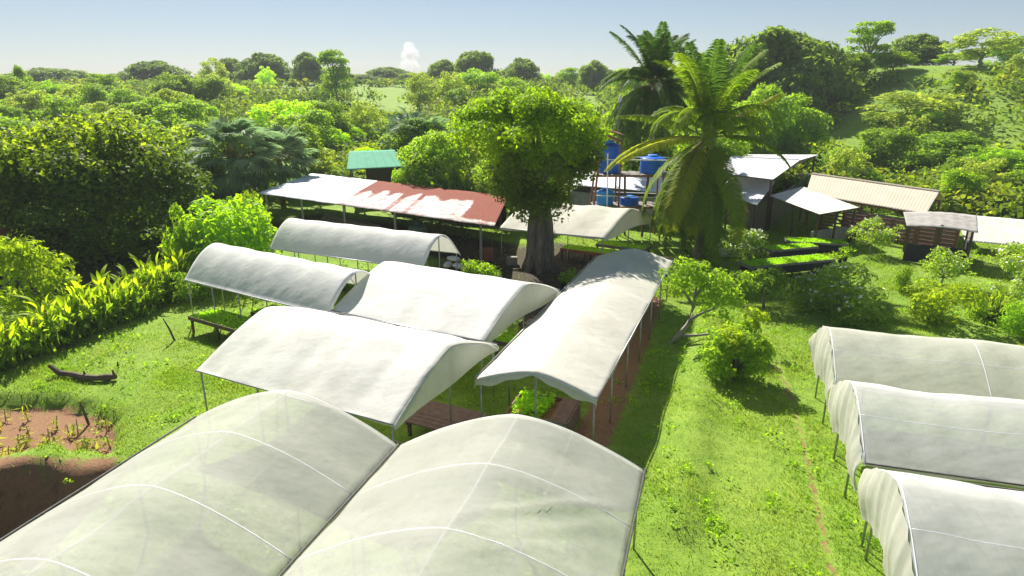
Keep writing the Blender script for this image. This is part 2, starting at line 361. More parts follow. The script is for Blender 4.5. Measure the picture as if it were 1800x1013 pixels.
def thing(name, label, cat, loc=(0, 0, 0), group=None):
    o = bpy.data.objects.new(name, None); COL.objects.link(o); o.location = loc; o.empty_display_size = 0.3
    o['label'] = label; o['category'] = cat; o['_w'] = list(loc)
    if group: o['group'] = group
    return o
def tag(o, label, cat, group=None):
    o['label'] = label; o['category'] = cat
    if group: o['group'] = group
    return o
def child(name, me, parent, loc=(0, 0, 0), rot=(0, 0, 0), sc=1.0):
    o = bpy.data.objects.new(name, me); COL.objects.link(o); o.parent = parent
    o.location = loc; o.rotation_euler = rot; o.scale = (sc, sc, sc) if not isinstance(sc, tuple) else sc
    return o

# ------------------------------------------------------------------ the ground sheet
PATHS = [([(6.6, 29.5), (4.9, 24.4), (3.3, 19.6), (2.4, 17.2), (1.9, 15.5)], 0.75), ([(9.9, 22.5), (9.2, 19.4), (8.45, 16.7), (7.6, 14.0), (6.9, 11.6), (6.2, 9.6)], 0.13)]
def soil_mask(x, y):
    s = 0.75 * ss(0.15, -0.5, poly_sd(SOIL, x, y)) - 0.12 * ss(-14, -17, x)
    s = np.maximum(s, 0.62 * ss(-10.3, -11.1, x) * ss(16.4, 15.8, y) * (1 - 0.5 * ss(-14, -16, x)))
    for P, w in PATHS: s = np.maximum(s, (0.72 if w > 0.5 else 0.60) * ss(w * 1.5, w * 0.3, line_d(P, x, y)))
    yard = poly_sd(np.array([(-5.0, 29.5), (2.0, 26), (3.6, 29), (9, 37), (3, 41.5), (-4, 38)], float), x, y)
    return np.clip(s, 0, 1) , ss(0.6, -0.8, yard)
HEDGE = [(-19.6, 20.5), (-18.2, 24.0), (-17.0, 28.0), (-16.2, 31.5)]
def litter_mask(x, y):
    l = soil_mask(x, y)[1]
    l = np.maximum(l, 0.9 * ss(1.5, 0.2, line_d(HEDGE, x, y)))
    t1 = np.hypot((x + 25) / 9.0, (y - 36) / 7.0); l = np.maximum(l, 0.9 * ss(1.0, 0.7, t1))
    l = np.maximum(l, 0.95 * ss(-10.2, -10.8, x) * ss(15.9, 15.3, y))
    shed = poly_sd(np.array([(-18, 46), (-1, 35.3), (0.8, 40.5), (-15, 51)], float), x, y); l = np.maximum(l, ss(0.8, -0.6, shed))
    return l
def axis(vals):
    out = [vals[0][0]]
    for a, b, st in vals:
        n = max(1, int(round((b - a) / st))); out += [a + (b - a) * (i + 1) / n for i in range(n)]
    return np.array(out)
xs = axis([(-700, -300, 50), (-300, -60, 12), (-60, -24, 1.5), (-24, 30, 0.22), (30, 70, 1.5), (70, 300, 6), (300, 700, 50)])
ys = axis([(-60, 4, 4), (4, 34, 0.22), (34, 56, 0.5), (56, 140, 2), (140, 320, 6), (320, 900, 50)])
XX, YY = np.meshgrid(xs, ys); xf, yf = XX.ravel(), YY.ravel()
vs = np.stack([xf, yf, tz(xf, yf)], 1)
nx, ny = len(xs), len(ys)
ii = (np.arange(ny - 1)[:, None] * nx + np.arange(nx - 1)[None, :]).ravel()
me = mesh_np('ground', vs, np.stack([ii, ii + 1, ii + nx + 1, ii + nx], 1), M['ground'], True)
so, ya = soil_mask(xf, yf)
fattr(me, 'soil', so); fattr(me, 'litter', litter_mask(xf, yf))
g = bpy.data.objects.new('ground', me); COL.objects.link(g); g['kind'] = 'structure'

# ------------------------------------------------------------------ net houses
def lerp(a, b, t): return a + (b - a) * t
def net_house(label, a0, a1, b0, b1, rise, cover, hoops=4, sag=0.05, power=1.75, posts=True, zp=0.0, rail='steel', flap=0.16, end_flap=0.12,
              group='arched net roofs over the seedling beds', purlins=(), creases=(), name='net_house', seed=1, vis_pipe=0.02, post_list=None, skirt=None, wob=0.02, hoop_r=0.024, proud=False, end_cloth=False):
    """a0->a1 one eave, b0->b1 the other eave (3D); arched cloth between them on pipe hoops"""
    a0, a1, b0, b1 = (Vector(p) for p in (a0, a1, b0, b1))
    base = (a0 + a1 + b0 + b1) / 4; base.z = zp
    t = thing(name, label, 'net house', base, group)
    L = ((a1 - a0).length + (b1 - b0).length) / 2; Wd = (b0 - a0).length
    rg = np.random.default_rng(seed); ph = rg.uniform(0, 6.28, 12)
    arch = lambda v: 1 - abs(2 * v - 1) ** power
    def P(u, v, dz=0.0):
        p = lerp(lerp(a0, a1, u), lerp(b0, b1, u), v); p.z += rise * arch(v) + dz; return p
    def wrinkle(u, v):
        x, y = u * L, v * Wd
        w = wob * (math.sin(x * 2.1 + ph[0] + 1.3 * math.sin(y * 1.1 + ph[1])) * 0.5 + math.sin(x * 3.7 + y * 1.9 + ph[2]) * 0.3 + math.sin(y * 4.3 - x * 1.1 + ph[3]) * 0.2 + math.sin(x * 7.3 + ph[4] + 0.6 * math.sin(y * 2.3)) * 0.22)
        k = (u * hoops) % 1.0
        s_ = math.sin(math.pi * k) ** 2
        w = w * (0.35 + 0.65 * s_) - sag * s_ * (0.35 + 0.65 * math.sin(math.pi * v))
        for (u0, v0, u1, v1, dep, wid) in creases:
            ax, ay, bx, by = u0 * L, v0 * Wd, u1 * L, v1 * Wd
            ex, ey = bx - ax, by - ay; q = max(0, min(1, ((x - ax) * ex + (y - ay) * ey) / (ex * ex + ey * ey)))
            d = math.hypot(x - ax - q * ex, y - ay - q * ey); w += dep * math.exp(-(d / wid) ** 2) * math.sin(math.pi * (0.15 + 0.7 * q))
        return w
    nu = max(30, int(L * 7)); nv = 44 if not creases else 70
    G_ = []
    for i in range(nu + 1):
        u = i / nu; row = []
        drop = flap * (0.75 + 0.5 * math.sin(u * L * 1.3 + ph[5]) ** 2)
        e = P(u, 0); ax = (lerp(a0, a1, u) - lerp(b0, b1, u)).normalized()
        row.append(e + ax * 0.03 + Vector((0, 0, -drop))); row.append(e + ax * 0.05 + Vector((0, 0, -drop * 0.4)))
        for j in range(nv + 1):
            v = j / nv; p = P(u, v); p.z += wrinkle(u, v); row.append(p)
        drop = flap * (0.75 + 0.5 * math.sin(u * L * 1.1 + ph[6]) ** 2); e = P(u, 1)
        row.append(e - ax * 0.05 + Vector((0, 0, -drop * 0.4))); row.append(e - ax * 0.03 + Vector((0, 0, -drop)))
        G_.append(row)
    if end_flap:
        for end in (0, 1):
            src = G_[0] if end == 0 else G_[-1]; d = ((a0 - a1) if end == 0 else (a1 - a0)).normalized(); new = []
            for j, p in enumerate(src):
                k = end_flap * (0.75 + 0.25 * math.sin(j * 0.23 + ph[7 + end]) + 0.12 * math.sin(j * 0.61 + ph[9]))
                new.append(Vector(p) + d * 0.05 + Vector((0, 0, -k)))
            if end == 0: G_.insert(0, new)
            else: G_.append(new)
    m = MB(); m.grid(G_); m.build('cover', M[cover], t, True)
    if end_cloth:
        Gc = []
        for i in range(25):
            v = i / 24; top = P(1, v); lo = P(1, 0).lerp(P(1, 1), v); lo.z = a1.z - 0.22 + 0.05 * math.sin(v * 9 + ph[8]) + 0.10 * math.sin(math.pi * v); out_ = (a1 - a0).normalized()
            Gc.append([top.lerp(lo, j / 8) + out_ * (0.02 + 0.05 * math.sin(math.pi * j / 8) * (1 + 0.5 * math.sin(v * 14))) for j in range(9)])
        m = MB(); m.grid(Gc); m.build('end_cloth', M['cloth_end'], t, True)
    for i in range(hoops + 1):
        m = MB(); u = i / hoops
        m.tube([P(u, k / 24, (-0.0125 + wrinkle(u, k / 24)) if proud else -0.045) for k in range(25)], 0.017 if proud else hoop_r, 6); m.build('hoop', M['pipe'], t, True)
    m = MB(); m.tube([P(k / 40, 0.5, -0.035 + min(0, wrinkle(k / 40, 0.5))) for k in range(41)], 0.022, 6); m.build('ridge_pipe', M['pipe'], t, True)
    for v in purlins:
        m = MB(); m.tube([P(k / 120, v, (-0.0105 + wrinkle(k / 120, v)) if proud and rail == 'dark' and zp == 0.0 and L > 15 else -0.05 + min(0, wrinkle(k / 120, v))) for k in range(121)], 0.0125 if proud else 0.018, 6); m.build('purlin', M['pipe'], t, True)
    for v in (0, 1):
        m = MB(); dd = (b0 - a0).normalized() * (0.06 if v else -0.06)
        m.tube([P(0, v) + dd, P(0.5, v) + dd + Vector((0, 0, -0.01)), P(1, v) + dd], 0.022, 6); m.build('eave_rail', M[rail], t, True)
    if posts:
        for i in range(hoops + 1):
            for v in (0, 1):
                u = min(max(i / hoops, 0.012), 0.988); p = P(u, v); p += (b0 - a0).normalized() * (0.06 if v == 0 else -0.06)
                gzv = gz(p.x, p.y); m = MB(); m.tube([(p.x, p.y, gzv - 0.3), (p.x, p.y, p.z - 0.03)], 0.028, 6); m.build('post', M['steel'], t, True)
        for u in (0.01, 0.99):
            p = P(u, 0.5); m = MB(); m.tube([(p.x, p.y, gz(p.x, p.y) - 0.3), (p.x, p.y, p.z - 0.05)], 0.03, 6); m.build('king_post', M['steel'], t, True)
    return t, P

E2 = 2.0
# the two big near roofs: axis 18 degrees right of the view
ax = Vector((math.sin(R(17.5)), math.cos(R(17.5)), 0)); vl = Vector((-2.62, 13.3, E2))
netA = net_house('large translucent white arched net roof at the bottom left corner, beside the valley', Vector((-7.85, 14.6, E2)) - ax * 14, Vector((-7.85, 14.6, E2)), vl - ax * 14 + Vector((-0.06, 0.02, 0)), vl + Vector((-0.06, 0.02, 0)), 1.05, 'film', power=1.55, hoops=7, sag=0.05, purlins=(0.72,), seed=3, proud=True, rail='dark', wob=0.03, hoop_r=0.035, flap=0.22)
netB = net_house('large translucent white arched net roof at the bottom centre with a sagging crease', vl - ax * 14 + Vector((0.06, -0.02, 0)), vl + Vector((0.06, -0.02, 0)), Vector((2.82, 12.3, E2)) - ax * 14, Vector((2.82, 12.3, E2)), 1.05, 'film', power=1.55, hoops=7, sag=0.06, purlins=(0.72,), seed=4, proud=True, rail='dark', wob=0.03, hoop_r=0.035, flap=0.22,
          creases=((0.74, 0.50, 0.88, 0.97, 0.05, 0.06), (0.765, 0.6, 0.90, 0.98, 0.035, 0.045), (0.72, 0.62, 0.85, 0.98, 0.03, 0.05), (0.68, 0.55, 0.80, 0.99, 0.03, 0.06), (0.60, 0.6, 0.66, 0.97, 0.03, 0.06)))
netC = net_house('white arched net roof with an open right end beside the soil path', (-9.15, 17.4, E2), (-2.9, 14.25, E2), (-6.75, 22.4, E2), (-0.5, 19.3, E2), 1.02, 'cloth_worn', hoops=3, sag=0.06, seed=5, power=1.35, end_cloth=True, flap=0.06, wob=0.05)
netD = net_house('bright white arched net roof in the middle, its corner touching the long roof', (-6.6, 22.6, E2), (-0.95, 19.65, E2), (-3.7, 28.0, E2), (1.9, 25.0, E2), 1.08, 'cloth', hoops=3, sag=0.03, seed=6, power=1.32, end_cloth=True, flap=0.08)
netF = net_house('low bright white tunnel roof behind the green seedling table on the left', (-14.0, 26.8, 1.9), (-6.7, 22.4, 1.9), (-12.35, 29.55, 1.9), (-5.05, 25.2, 1.9), 1.25, 'cloth', hoops=5, sag=0.03, seed=7, power=1.8, flap=0.05)
netG = net_house('narrow white tunnel roof right in front of the rusty roofed shed', (-12.3, 32.3, 1.9), (-4.1, 28.5, 1.9), (-11.0, 35.2, 1.9), (-2.6, 31.2, 1.9), 1.25, 'cloth', hoops=5, sag=0.03, seed=8, power=1.8, flap=0.05)
netH = net_house('long narrow pale net roof running away beside the lawn', (-1.0, 16.8, E2), (4.1, 30.3, E2), (2.2, 15.6, E2), (7.4, 29.4, E2), 0.5, 'cloth_cream', hoops=6, sag=0.05, seed=9, power=1.4, flap=0.14, end_flap=0.28)
netI = net_house('cream net roof behind the big tree trunk, partly in tree shade', (-0.7, 36.7, E2), (4.9, 34.1, E2), (2.6, 42.0, E2), (8.6, 39.4, E2), 1.1, 'cloth_cream', hoops=3, sag=0.06, seed=10, power=1.25, end_cloth=True, flap=0.1)
# joined net house on the right
ex = Vector((math.cos(R(16.0)), -math.sin(R(16.0)), 0)); py_ = Vector((math.sin(R(16.0)), math.cos(R(16.0)), 0)); LR = 22.0
rows = [('grey net roof at the right edge, the lower of three joined bays', 'film_grey', Vector((7.0, 10.2, 2.15)), 21), ('grey net roof at the right edge, the middle of three joined bays', 'film_grey', Vector((8.15, 14.15, 2.15)), 22), ('beige streaked net roof at the right edge, farthest of three joined bays', 'film_beige', Vector((9.3, 17.9, 2.15)), 23)]
for lab, cv, c, sd_ in rows:
    a0 = c - py_ * 1.88; b0 = c + py_ * 1.88
    t, P = net_house(lab, a0, a0 + ex * LR, b0, b0 + ex * LR, 0.95, cv, hoops=6, power=1.5, flap=0.1, sag=0.07, purlins=(0.26,), seed=sd_, proud=True, rail='dark', group='joined net roofs at the right edge', wob=0.035, hoop_r=0.03, end_flap=0.02)
    # end curtain hanging from the first hoop
    Gr = []; rg = np.random.default_rng(sd_)
    for i in range(13):
        k = i / 12; row = []
        for j in range(33):
            v = -0.03 + 1.06 * j / 32; vv = min(max(v, 0), 1); p = P(0, vv)
            zb = 1.45 + 0.16 * math.sin(j * 0.31 + sd_) + 0.07 * math.sin(j * 0.83 + sd_ * 3)
            p.z = lerp(p.z, zb, k)
            bulge = 0.12 * math.sin(math.pi * min(1, k * 1.05)) * (0.6 + 0.4 * math.sin(j * 0.37 + sd_ * 2)) + 0.02 * math.sin(j * 1.9)
            p = p - ex * (0.06 + bulge) + py_ * (0.04 * math.sin(j * 1.3 + i * 0.3)); row.append(p)
        Gr.append(row)
    m = MB(); m.grid(Gr); m.build('end_curtain', M['film_beige'], t, True)

# ------------------------------------------------------------------ sheds and far buildings
def sheet_roof(root, A, B, C, D, mats, wsheet=0.85, name='roof_sheet', ridges=5, amp=0.025, rustf=None, thick=0.012):
    """A->B near edge, D->C high edge; corrugated sheets side by side, each an object"""
    A, B, C, D = (Vector(p) for p in (A, B, C, D)); L = (B - A).length; n = max(1, int(round(L / wsheet)))
    nrm = (B - A).cross(D - A).normalized()
    if nrm.z < 0: nrm = -nrm
    for i in range(n):
        m = MB(); u0, u1 = i / n + 0.003 / L, (i + 1) / n + 0.03 / L
        P_ = []; nj = ridges * 4; rust = []
        for s_ in range(15):
            v = s_ / 14 + (0.004 * ((i * 7) % 3 - 1) if s_ in (0, 14) else 0); row = []
            for j in range(nj + 1):
                u = lerp(u0, u1, j / nj); p = lerp(lerp(A, B, u), lerp(D, C, u), v)
                p = p + nrm * (amp * math.sin(2 * math.pi * ridges * j / nj) + min(0.004, amp * 0.4) * (i % 2)); row.append(p)
                rust.append(rustf(u, v) + 0.10 * math.sin(i * 12.9) if rustf else 0.0)
            P_.append(row)
        m.grid(P_); o = m.build(name, mats(i / n) if callable(mats) else M[mats], root, True)
        if rustf: fattr(o.data, 'rust', rust)
        md = o.modifiers.new('thick', 'SOLIDIFY'); md.thickness = thick; md.offset = -1
def post(root, p, z1, w=0.09, mat='wood', name='post', sq=True):
    m = MB(); z0 = gz(p[0], p[1]) - 0.3
    if sq: m.box((p[0], p[1], (z0 + z1) / 2), (w, w, z1 - z0), 0.5)
    else: m.tube([(p[0], p[1], z0), (p[0], p[1], z1)], w / 2, 8)
    m.build(name, M[mat], root)
def beam(root, p, q, w=0.08, mat='wood', name='beam'):
    m = MB(); m.tube([p, q], w / 2 * 1.3, 4); m.build(name, M[mat], root)

# long shed with half white, half rusted roof
A, B, C, D = at(453, 340, 2.75), at(868, 398, 2.45), at(893, 345, 2.3), at(548, 305, 2.45)
shed = thing('open_shed', 'long open shed, roof half clean white and half rusted red', 'shed', (-9, 43, 0))
def rust_f(u, v):
    u_ = (u - 0.38) / 0.62
    w_ = 0.05 * math.sin(u_ * 23) + 0.04 * math.sin(u_ * 51 + 2)
    r_ = 0.22 + 0.5 * float(ss(0.52, 0.70, v + w_)) + 0.5 * float(ss(0.70, 0.84, u_ + 0.15 * (0.5 - v) + w_)) - 0.12 * (v < 0.45)
    if u_ < 0.3: r_ += 0.16 * math.sin(u_ * 60) * (v < 0.6) + 0.12 * (v > 0.3)
    if abs(u_ - 0.34) < 0.022 or abs(u_ - 0.46) < 0.018: r_ += 0.4
    if u_ > 0.55 and v < 0.14: r_ -= 0.3
    return r_
sheet_roof(shed, A, B, C, D, lambda u: M['white_sheet'] if u < 0.37 else M['rusty'], 0.9, rustf=rust_f, amp=0.012)
for u, v in ((0.02, 0.06), (0.20, 0.06), (0.40, 0.06), (0.62, 0.06), (0.95, 0.06), (0.3, 0.5), (0.55, 0.5), (0.75, 0.5), (0.05, 0.94), (0.3, 0.94), (0.55, 0.94), (0.78, 0.94), (0.97, 0.94)):
    p = lerp(lerp(A, B, u), lerp(D, C, u), v); post(shed, p, p.z - 0.06, 0.11, 'steel' if v < 0.1 else 'wood')
for v in (0.05, 0.5, 0.95):
    beam(shed, lerp(A, D, v) + Vector((0, 0, -0.09)), lerp(B, C, v) + Vector((0, 0, -0.09)), 0.09)
m = MB()
for k in range(1):
    p, q = lerp(D, C, 0.42), lerp(D, C, 0.98); m.box(((p.x + q.x) / 2 + 0.2, (p.y + q.y) / 2 + 0.3, 0.95), ((q - p).length, 0.08, 1.9), math.atan2(q.y - p.y, q.x - p.x))
m.build('back_wall', M['darktarp'], shed)
dirs = (B - A).normalized(); dirs.z = 0; nrm_s = Vector((-dirs.y, dirs.x, 0))
# things in the shed
for k in range(6):
    p0 = lerp(A, B, 0.22) + nrm_s * (1.6 + 0.12 * k); z = 0.9 + 0.11 * (k % 3) + 0.12 * (k // 3)
    m = MB(); q0 = p0 + dirs * (4.2 + 0.3 * (k % 2)); m.tube([(p0.x, p0.y, z + 0.25), (q0.x, q0.y, z - 0.05 * k)], 0.045, 6)
    tag(m.build('timber_pole', M['greywood']), 'grey timber pole stored on the rack under the shed roof', 'pole', 'poles stored under the shed')
rk = thing('pole_rack', 'dark rack holding timber poles under the shed roof', 'rack', lerp(A, B, 0.3) + nrm_s * 1.9 - Vector((0, 0, 2.4)))
for s_ in (0.5, 2.0, 3.6):
    p = lerp(A, B, 0.22) + dirs * s_ + nrm_s * 1.9
    m = MB(); m.box((p.x, p.y, 0.4), (0.1, 0.9, 0.75), math.atan2(dirs.y, dirs.x)); m.build('trestle', M['wood'], rk)
def drum(label, cx, cy, r, h, mat, lid, zb=None, group=None, name='water_tank'):
    zb = gz(cx, cy) if zb is None else zb
    t = thing(name, label, 'tank', (cx, cy, zb), group); m = MB()
    prof = [(r * 0.97, 0)]
    for k in range(5):
        z0 = h * (0.04 + k * 0.165); prof += [(r, z0), (r, z0 + h * 0.10), (r * 0.965, z0 + h * 0.125), (r * 0.965, z0 + h * 0.15)]
    prof += [(r, h * 0.87), (r * 0.93, h * 0.90), (r * 0.45, h * 0.985)]
    m.lathe((cx, cy, zb), prof, 24); m.build('tank_body', M[mat], t, True)
    m = MB(); m.lathe((cx, cy, zb + h * 0.98), [(r * 0.40, 0), (r * 0.42, 0.03), (r * 0.42, h * 0.07), (r * 0.36, h * 0.085)], 16); m.build('lid', M[lid], t, True)
    m = MB(); m.tube([(cx - r * 1.0, cy - r * 0.25, zb + 0.12), (cx - r * 1.22, cy - r * 0.3, zb + 0.12), (cx - r * 1.22, cy - r * 0.3, zb + 0.02)], 0.025, 6); m.build('outlet_pipe', M['pipe'], t)
    return t
p = lerp(A, B, 0.66) + nrm_s * 1.5; drum('dull green plastic tank standing under the rusty roof', p.x, p.y, 0.62, 1.7, 'tealtank', 'tealtank')
p = lerp(A, B, 0.52) + nrm_s * 1.4
wb = thing('work_bench', 'dark work bench in the shade of the long shed', 'bench', (p.x, p.y, 0)); m = MB(); m.box((p.x, p.y, 0.8), (2.0, 0.8, 0.06), math.atan2(dirs.y, dirs.x)); m.build('top', M['wood'], wb)
for sx in (-0.9, 0.9):
    for sy in (-0.32, 0.32):
        q = p + dirs * sx + nrm_s * sy; m = MB(); m.box((q.x, q.y, 0.37), (0.07, 0.07, 0.8)); m.build('leg', M['wood'], wb)
p = lerp(A, B, 0.92) + nrm_s * 1.6
for k, (dx, dy, sz, mt, lab) in enumerate(((0, 0, 0.7, 'rust', 'reddish crate under the rusty end of the shed roof'), (1.5, -1.2, 0.5, 'concrete', 'grey crate beside the shed end post'), (2.6, -1.9, 0.55, 'greywood', 'pale box near the big tree trunk'))):
    c = thing('crate', lab, 'crate', (p.x + dx, p.y + dy, 0)); m = MB()
    for s_ in range(4):
        m = MB(); m.box((p.x + dx, p.y + dy - sz / 2 + 0.01, 0.1 + s_ * sz / 4), (sz * 1.2, 0.03, sz / 5), 0.0); m.build('slat', M[mt], c)
    m = MB(); m.box((p.x + dx, p.y + dy + 0.02, sz * 0.47), (sz * 1.17, sz - 0.04, sz * 0.93)); m.build('crate_body', M[mt], c)

# green roof
gr = thing('green_roofed_shed', 'small shed with a green metal roof among the trees', 'shed', (-11.5, 58, 0))
sheet_roof(gr, (-13.6, 54.2, 3.0), (-8.9, 56.2, 3.0), (-10.8, 61.0, 3.95), (-14.6, 59.6, 3.95), 'green_sheet', 0.9, amp=0.006)
for x_, y_, z_ in ((-13.4, 54.6, 2.95), (-9.3, 56.4, 2.95), (-10.9, 60.6, 3.8), (-14.4, 59.3, 3.8)): post(gr, (x_, y_), z_, 0.1)
m = MB(); m.box((-11.6, 59.6, 1.4), (3.2, 0.1, 2.6), 0.35); m.build('back_wall', M['wood'], gr)

# water tower
tw = thing('water_tower', 'rusty steel water tower frame with two platforms beside the palms', 'tower', (7.4, 43, 0))
TX = [5.35, 6.95, 9.75]; TY = [42.3, 43.9]
for i, x_ in enumerate(TX):
    for y_ in TY:
        top = {0: 7.0, 1: 6.4, 2: 4.25}[i]; lean = 0.35 if i == 0 else 0
        m = MB(); m.tube([(x_ - lean * 0.6, y_, -0.3), (x_ + lean, y_, top)], 0.06 if i else 0.07, 6); m.build('post', M['rust'], tw)
for zl in (2.1, 4.15):
    for y_ in TY: beam(tw, (5.3, y_, zl), (10.6, y_, zl), 0.11, 'rust', 'platform_beam')
    for x_ in (5.4, 7.0, 9.8, 10.5): beam(tw, (x_, 42.2, zl - 0.03), (x_, 44.0, zl - 0.03), 0.09, 'rust', 'cross_beam')
    for k in range(9):
        x_ = 5.55 + k * 0.6; m = MB(); m.box((x_, 43.1, zl + 0.075), (0.52, 1.8, 0.04)); m.build('plank', M['greywood'], tw)
for y_ in TY:
    beam(tw, (5.5, y_, 5.2), (10.4, y_, 5.15), 0.05, 'pipe', 'guard_rail'); beam(tw, (5.45, y_, 2.9), (9.7, y_, 2.75), 0.05, 'pipe', 'guard_rail')
    beam(tw, (5.65, y_, 6.85), (6.95, y_, 6.3), 0.1, 'rust', 'top_beam')
for a_, b_ in (((7.6, 43.1, -0.2), (7.4, 43.1, 4.1)), ((8.7, 42.9, -0.2), (8.9, 42.9, 4.1)), ((10.5, 42.4, -0.2), (10.5, 42.4, 4.25))):
    m = MB(); m.tube([a_, b_], 0.08, 6); m.build('prop', M['wood'], tw)
m = MB(); m.tube([(6.15, 41.95, 2.2), (6.05, 41.95, 5.6)], 0.04, 6); m.build('water_pipe', M['pipe'], tw)
m = MB(); m.box((6.3, 43.1, 6.95), (1.6, 1.9, 0.05), 0, 0, 0.3); m.build('tower_top_sheet', M['rust'], tw)
drum('tall bright blue water tank on the upper platform of the tower', 6.35, 43.1, 0.68, 1.95, 'blue', 'bluelid', 4.245)
drum('squat blue water tank on the upper platform behind palm fronds', 9.15, 43.1, 0.8, 1.1, 'blue', 'bluelid', 4.245)
drum('bright blue tank on the lower platform of the tower', 6.15, 43.0, 0.55, 1.0, 'bluelid', 'blue', 2.195)
drum('low wide blue tank beside the bright one on the lower platform', 7.75, 42.95, 0.62, 0.55, 'blue', 'bluelid', 2.195)

def gable(label, A, B, D, Cc, hz, mat_f, mat_b, walls=None, wallm='tin', name='shed', wsheet=0.95, gable_fill=True, post_m='wood'):
    """A->B front eave, D->C back eave; ridge above the middle"""
    A, B, D, Cc = (Vector(p) for p in (A, B, D, Cc)); R0 = (A + D) / 2 + Vector((0, 0, hz)); R1 = (B + Cc) / 2 + Vector((0, 0, hz))
    c = (A + B + D + Cc) / 4; t = thing(name, label, 'building' if walls else 'shed', (c.x, c.y, gz(c.x, c.y)))
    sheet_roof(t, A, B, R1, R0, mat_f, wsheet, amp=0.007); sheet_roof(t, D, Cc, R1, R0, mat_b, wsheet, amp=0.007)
    m = MB(); m.tube([R0 + Vector((0, 0, 0.03)), R1 + Vector((0, 0, 0.03))], 0.09, 6); m.build('ridge_cap', M[mat_f], t)
    ins = lambda p: c + (p - c) * 0.93
    for p in (A, B, D, Cc):
        q = ins(p); post(t, q, p.z - 0.02, 0.13, post_m)
    n = max(1, int((B - A).length / 3))
    for i in range(1, n):
        for s_, e_ in ((A, B), (D, Cc)):
            q = ins(lerp(s_, e_, i / n)); post(t, q, q.z - 0.02, 0.11, post_m)
    for s_, e_ in ((A, B), (D, Cc)): beam(t, ins(s_) + Vector((0, 0, -0.07)), ins(e_) + Vector((0, 0, -0.07)), 0.11, post_m)
    if gable_fill:
        for p, q, r_ in ((A, D, R0), (B, Cc, R1)):
            p_, q_, r2 = ins(p), ins(q), ins(r_); r2.z = r_.z - 0.1; m = MB(); d_ = Vector((B - A).normalized()) * 0.03
            m.add([p_, q_, r2, p_ + d_, q_ + d_, r2 + d_], [(0, 1, 2), (5, 4, 3), (0, 3, 4, 1), (1, 4, 5, 2), (2, 5, 3, 0)]); m.build('gable_wall', M[wallm], t)
    if walls:
        for s_, e_, top in ((A, B, walls), (D, Cc, walls), (A, D, walls), (B, Cc, walls)):
            p_, q_ = ins(s_), ins(e_); p_ = c + (p_ - c) * 0.985; q_ = c + (q_ - c) * 0.985; mid = (p_ + q_) / 2; g0 = gz(mid.x, mid.y)
            m = MB(); m.box((mid.x, mid.y, g0 + top / 2), ((q_ - p_).length, 0.07, top), math.atan2(q_.y - p_.y, q_.x - p_.x)); m.build('wall', M[wallm], t)
    return t
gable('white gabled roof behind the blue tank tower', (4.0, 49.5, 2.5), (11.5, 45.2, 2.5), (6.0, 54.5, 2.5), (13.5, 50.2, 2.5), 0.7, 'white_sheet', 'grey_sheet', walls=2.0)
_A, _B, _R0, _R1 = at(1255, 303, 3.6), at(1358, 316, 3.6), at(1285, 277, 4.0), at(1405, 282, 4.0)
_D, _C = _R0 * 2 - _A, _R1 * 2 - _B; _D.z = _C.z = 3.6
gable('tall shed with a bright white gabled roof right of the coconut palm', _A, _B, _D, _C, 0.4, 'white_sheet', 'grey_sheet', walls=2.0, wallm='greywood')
t = thing('lean_to', 'pale grey lean-to roof right behind the coconut palm', 'shed', (15, 42, 0)); _q = [at(1276, 342, 2.5), at(1330, 361, 2.4), at(1362, 320, 2.75), at(1262, 292, 2.85)]
sheet_roof(t, *_q, 'grey_sheet', 0.95, amp=0.005)
for q_, z_ in ((_q[0], 2.45), (_q[1], 2.35), (_q[2], 2.7), (_q[3], 2.8)): post(t, _q[0].lerp(_q[2], 0.5).lerp(q_, 0.9), z_, 0.1)
_m = (_q[2] + _q[3]) / 2; _d = _q[2] - _q[3]; m = MB(); m.box((_m.x, _m.y, 1.0), (_d.length * 0.9, 0.08, 2.0), math.atan2(_d.y, _d.x)); m.build('wall', M['tin'], t)
t = thing('lean_to', 'dirty cream lean-to roof with a shaded back corner', 'shed', (19, 41.5, 0)); _q = [at(1352, 344, 2.4), at(1440, 377, 2.2), at(1510, 365, 2.3), at(1412, 328, 2.5)]
sheet_roof(t, *_q, 'cream_sheet', 0.95, amp=0.005)
for q_, z_ in ((_q[0], 2.3), (_q[1], 2.1), (_q[2], 2.2), (_q[3], 2.4), ((_q[1] + _q[2]) / 2, 2.15), ((_q[0] + _q[1]) / 2, 2.2)): post(t, _q[0].lerp(_q[2], 0.5).lerp(q_, 0.92), z_, 0.1)
_m = (_q[1] + _q[2]) / 2 + Vector((-0.2, 0.5, 0)); _d = _q[2] - _q[1]; m = MB(); m.box((_m.x, _m.y, 0.5), (_d.length * 0.9, 0.08, 1.0), math.atan2(_d.y, _d.x)); m.build('wall', M['tin'], t)
gable('long barn with a plain beige roof below the hillside', (20.9, 46.4, 2.3), (26.0, 40.6, 2.0), (23.9, 51.9, 2.4), (30.0, 45.0, 2.1), 1.0, 'beige_sheet', 'beige_sheet', name='barn', gable_fill=False, post_m='redwood')
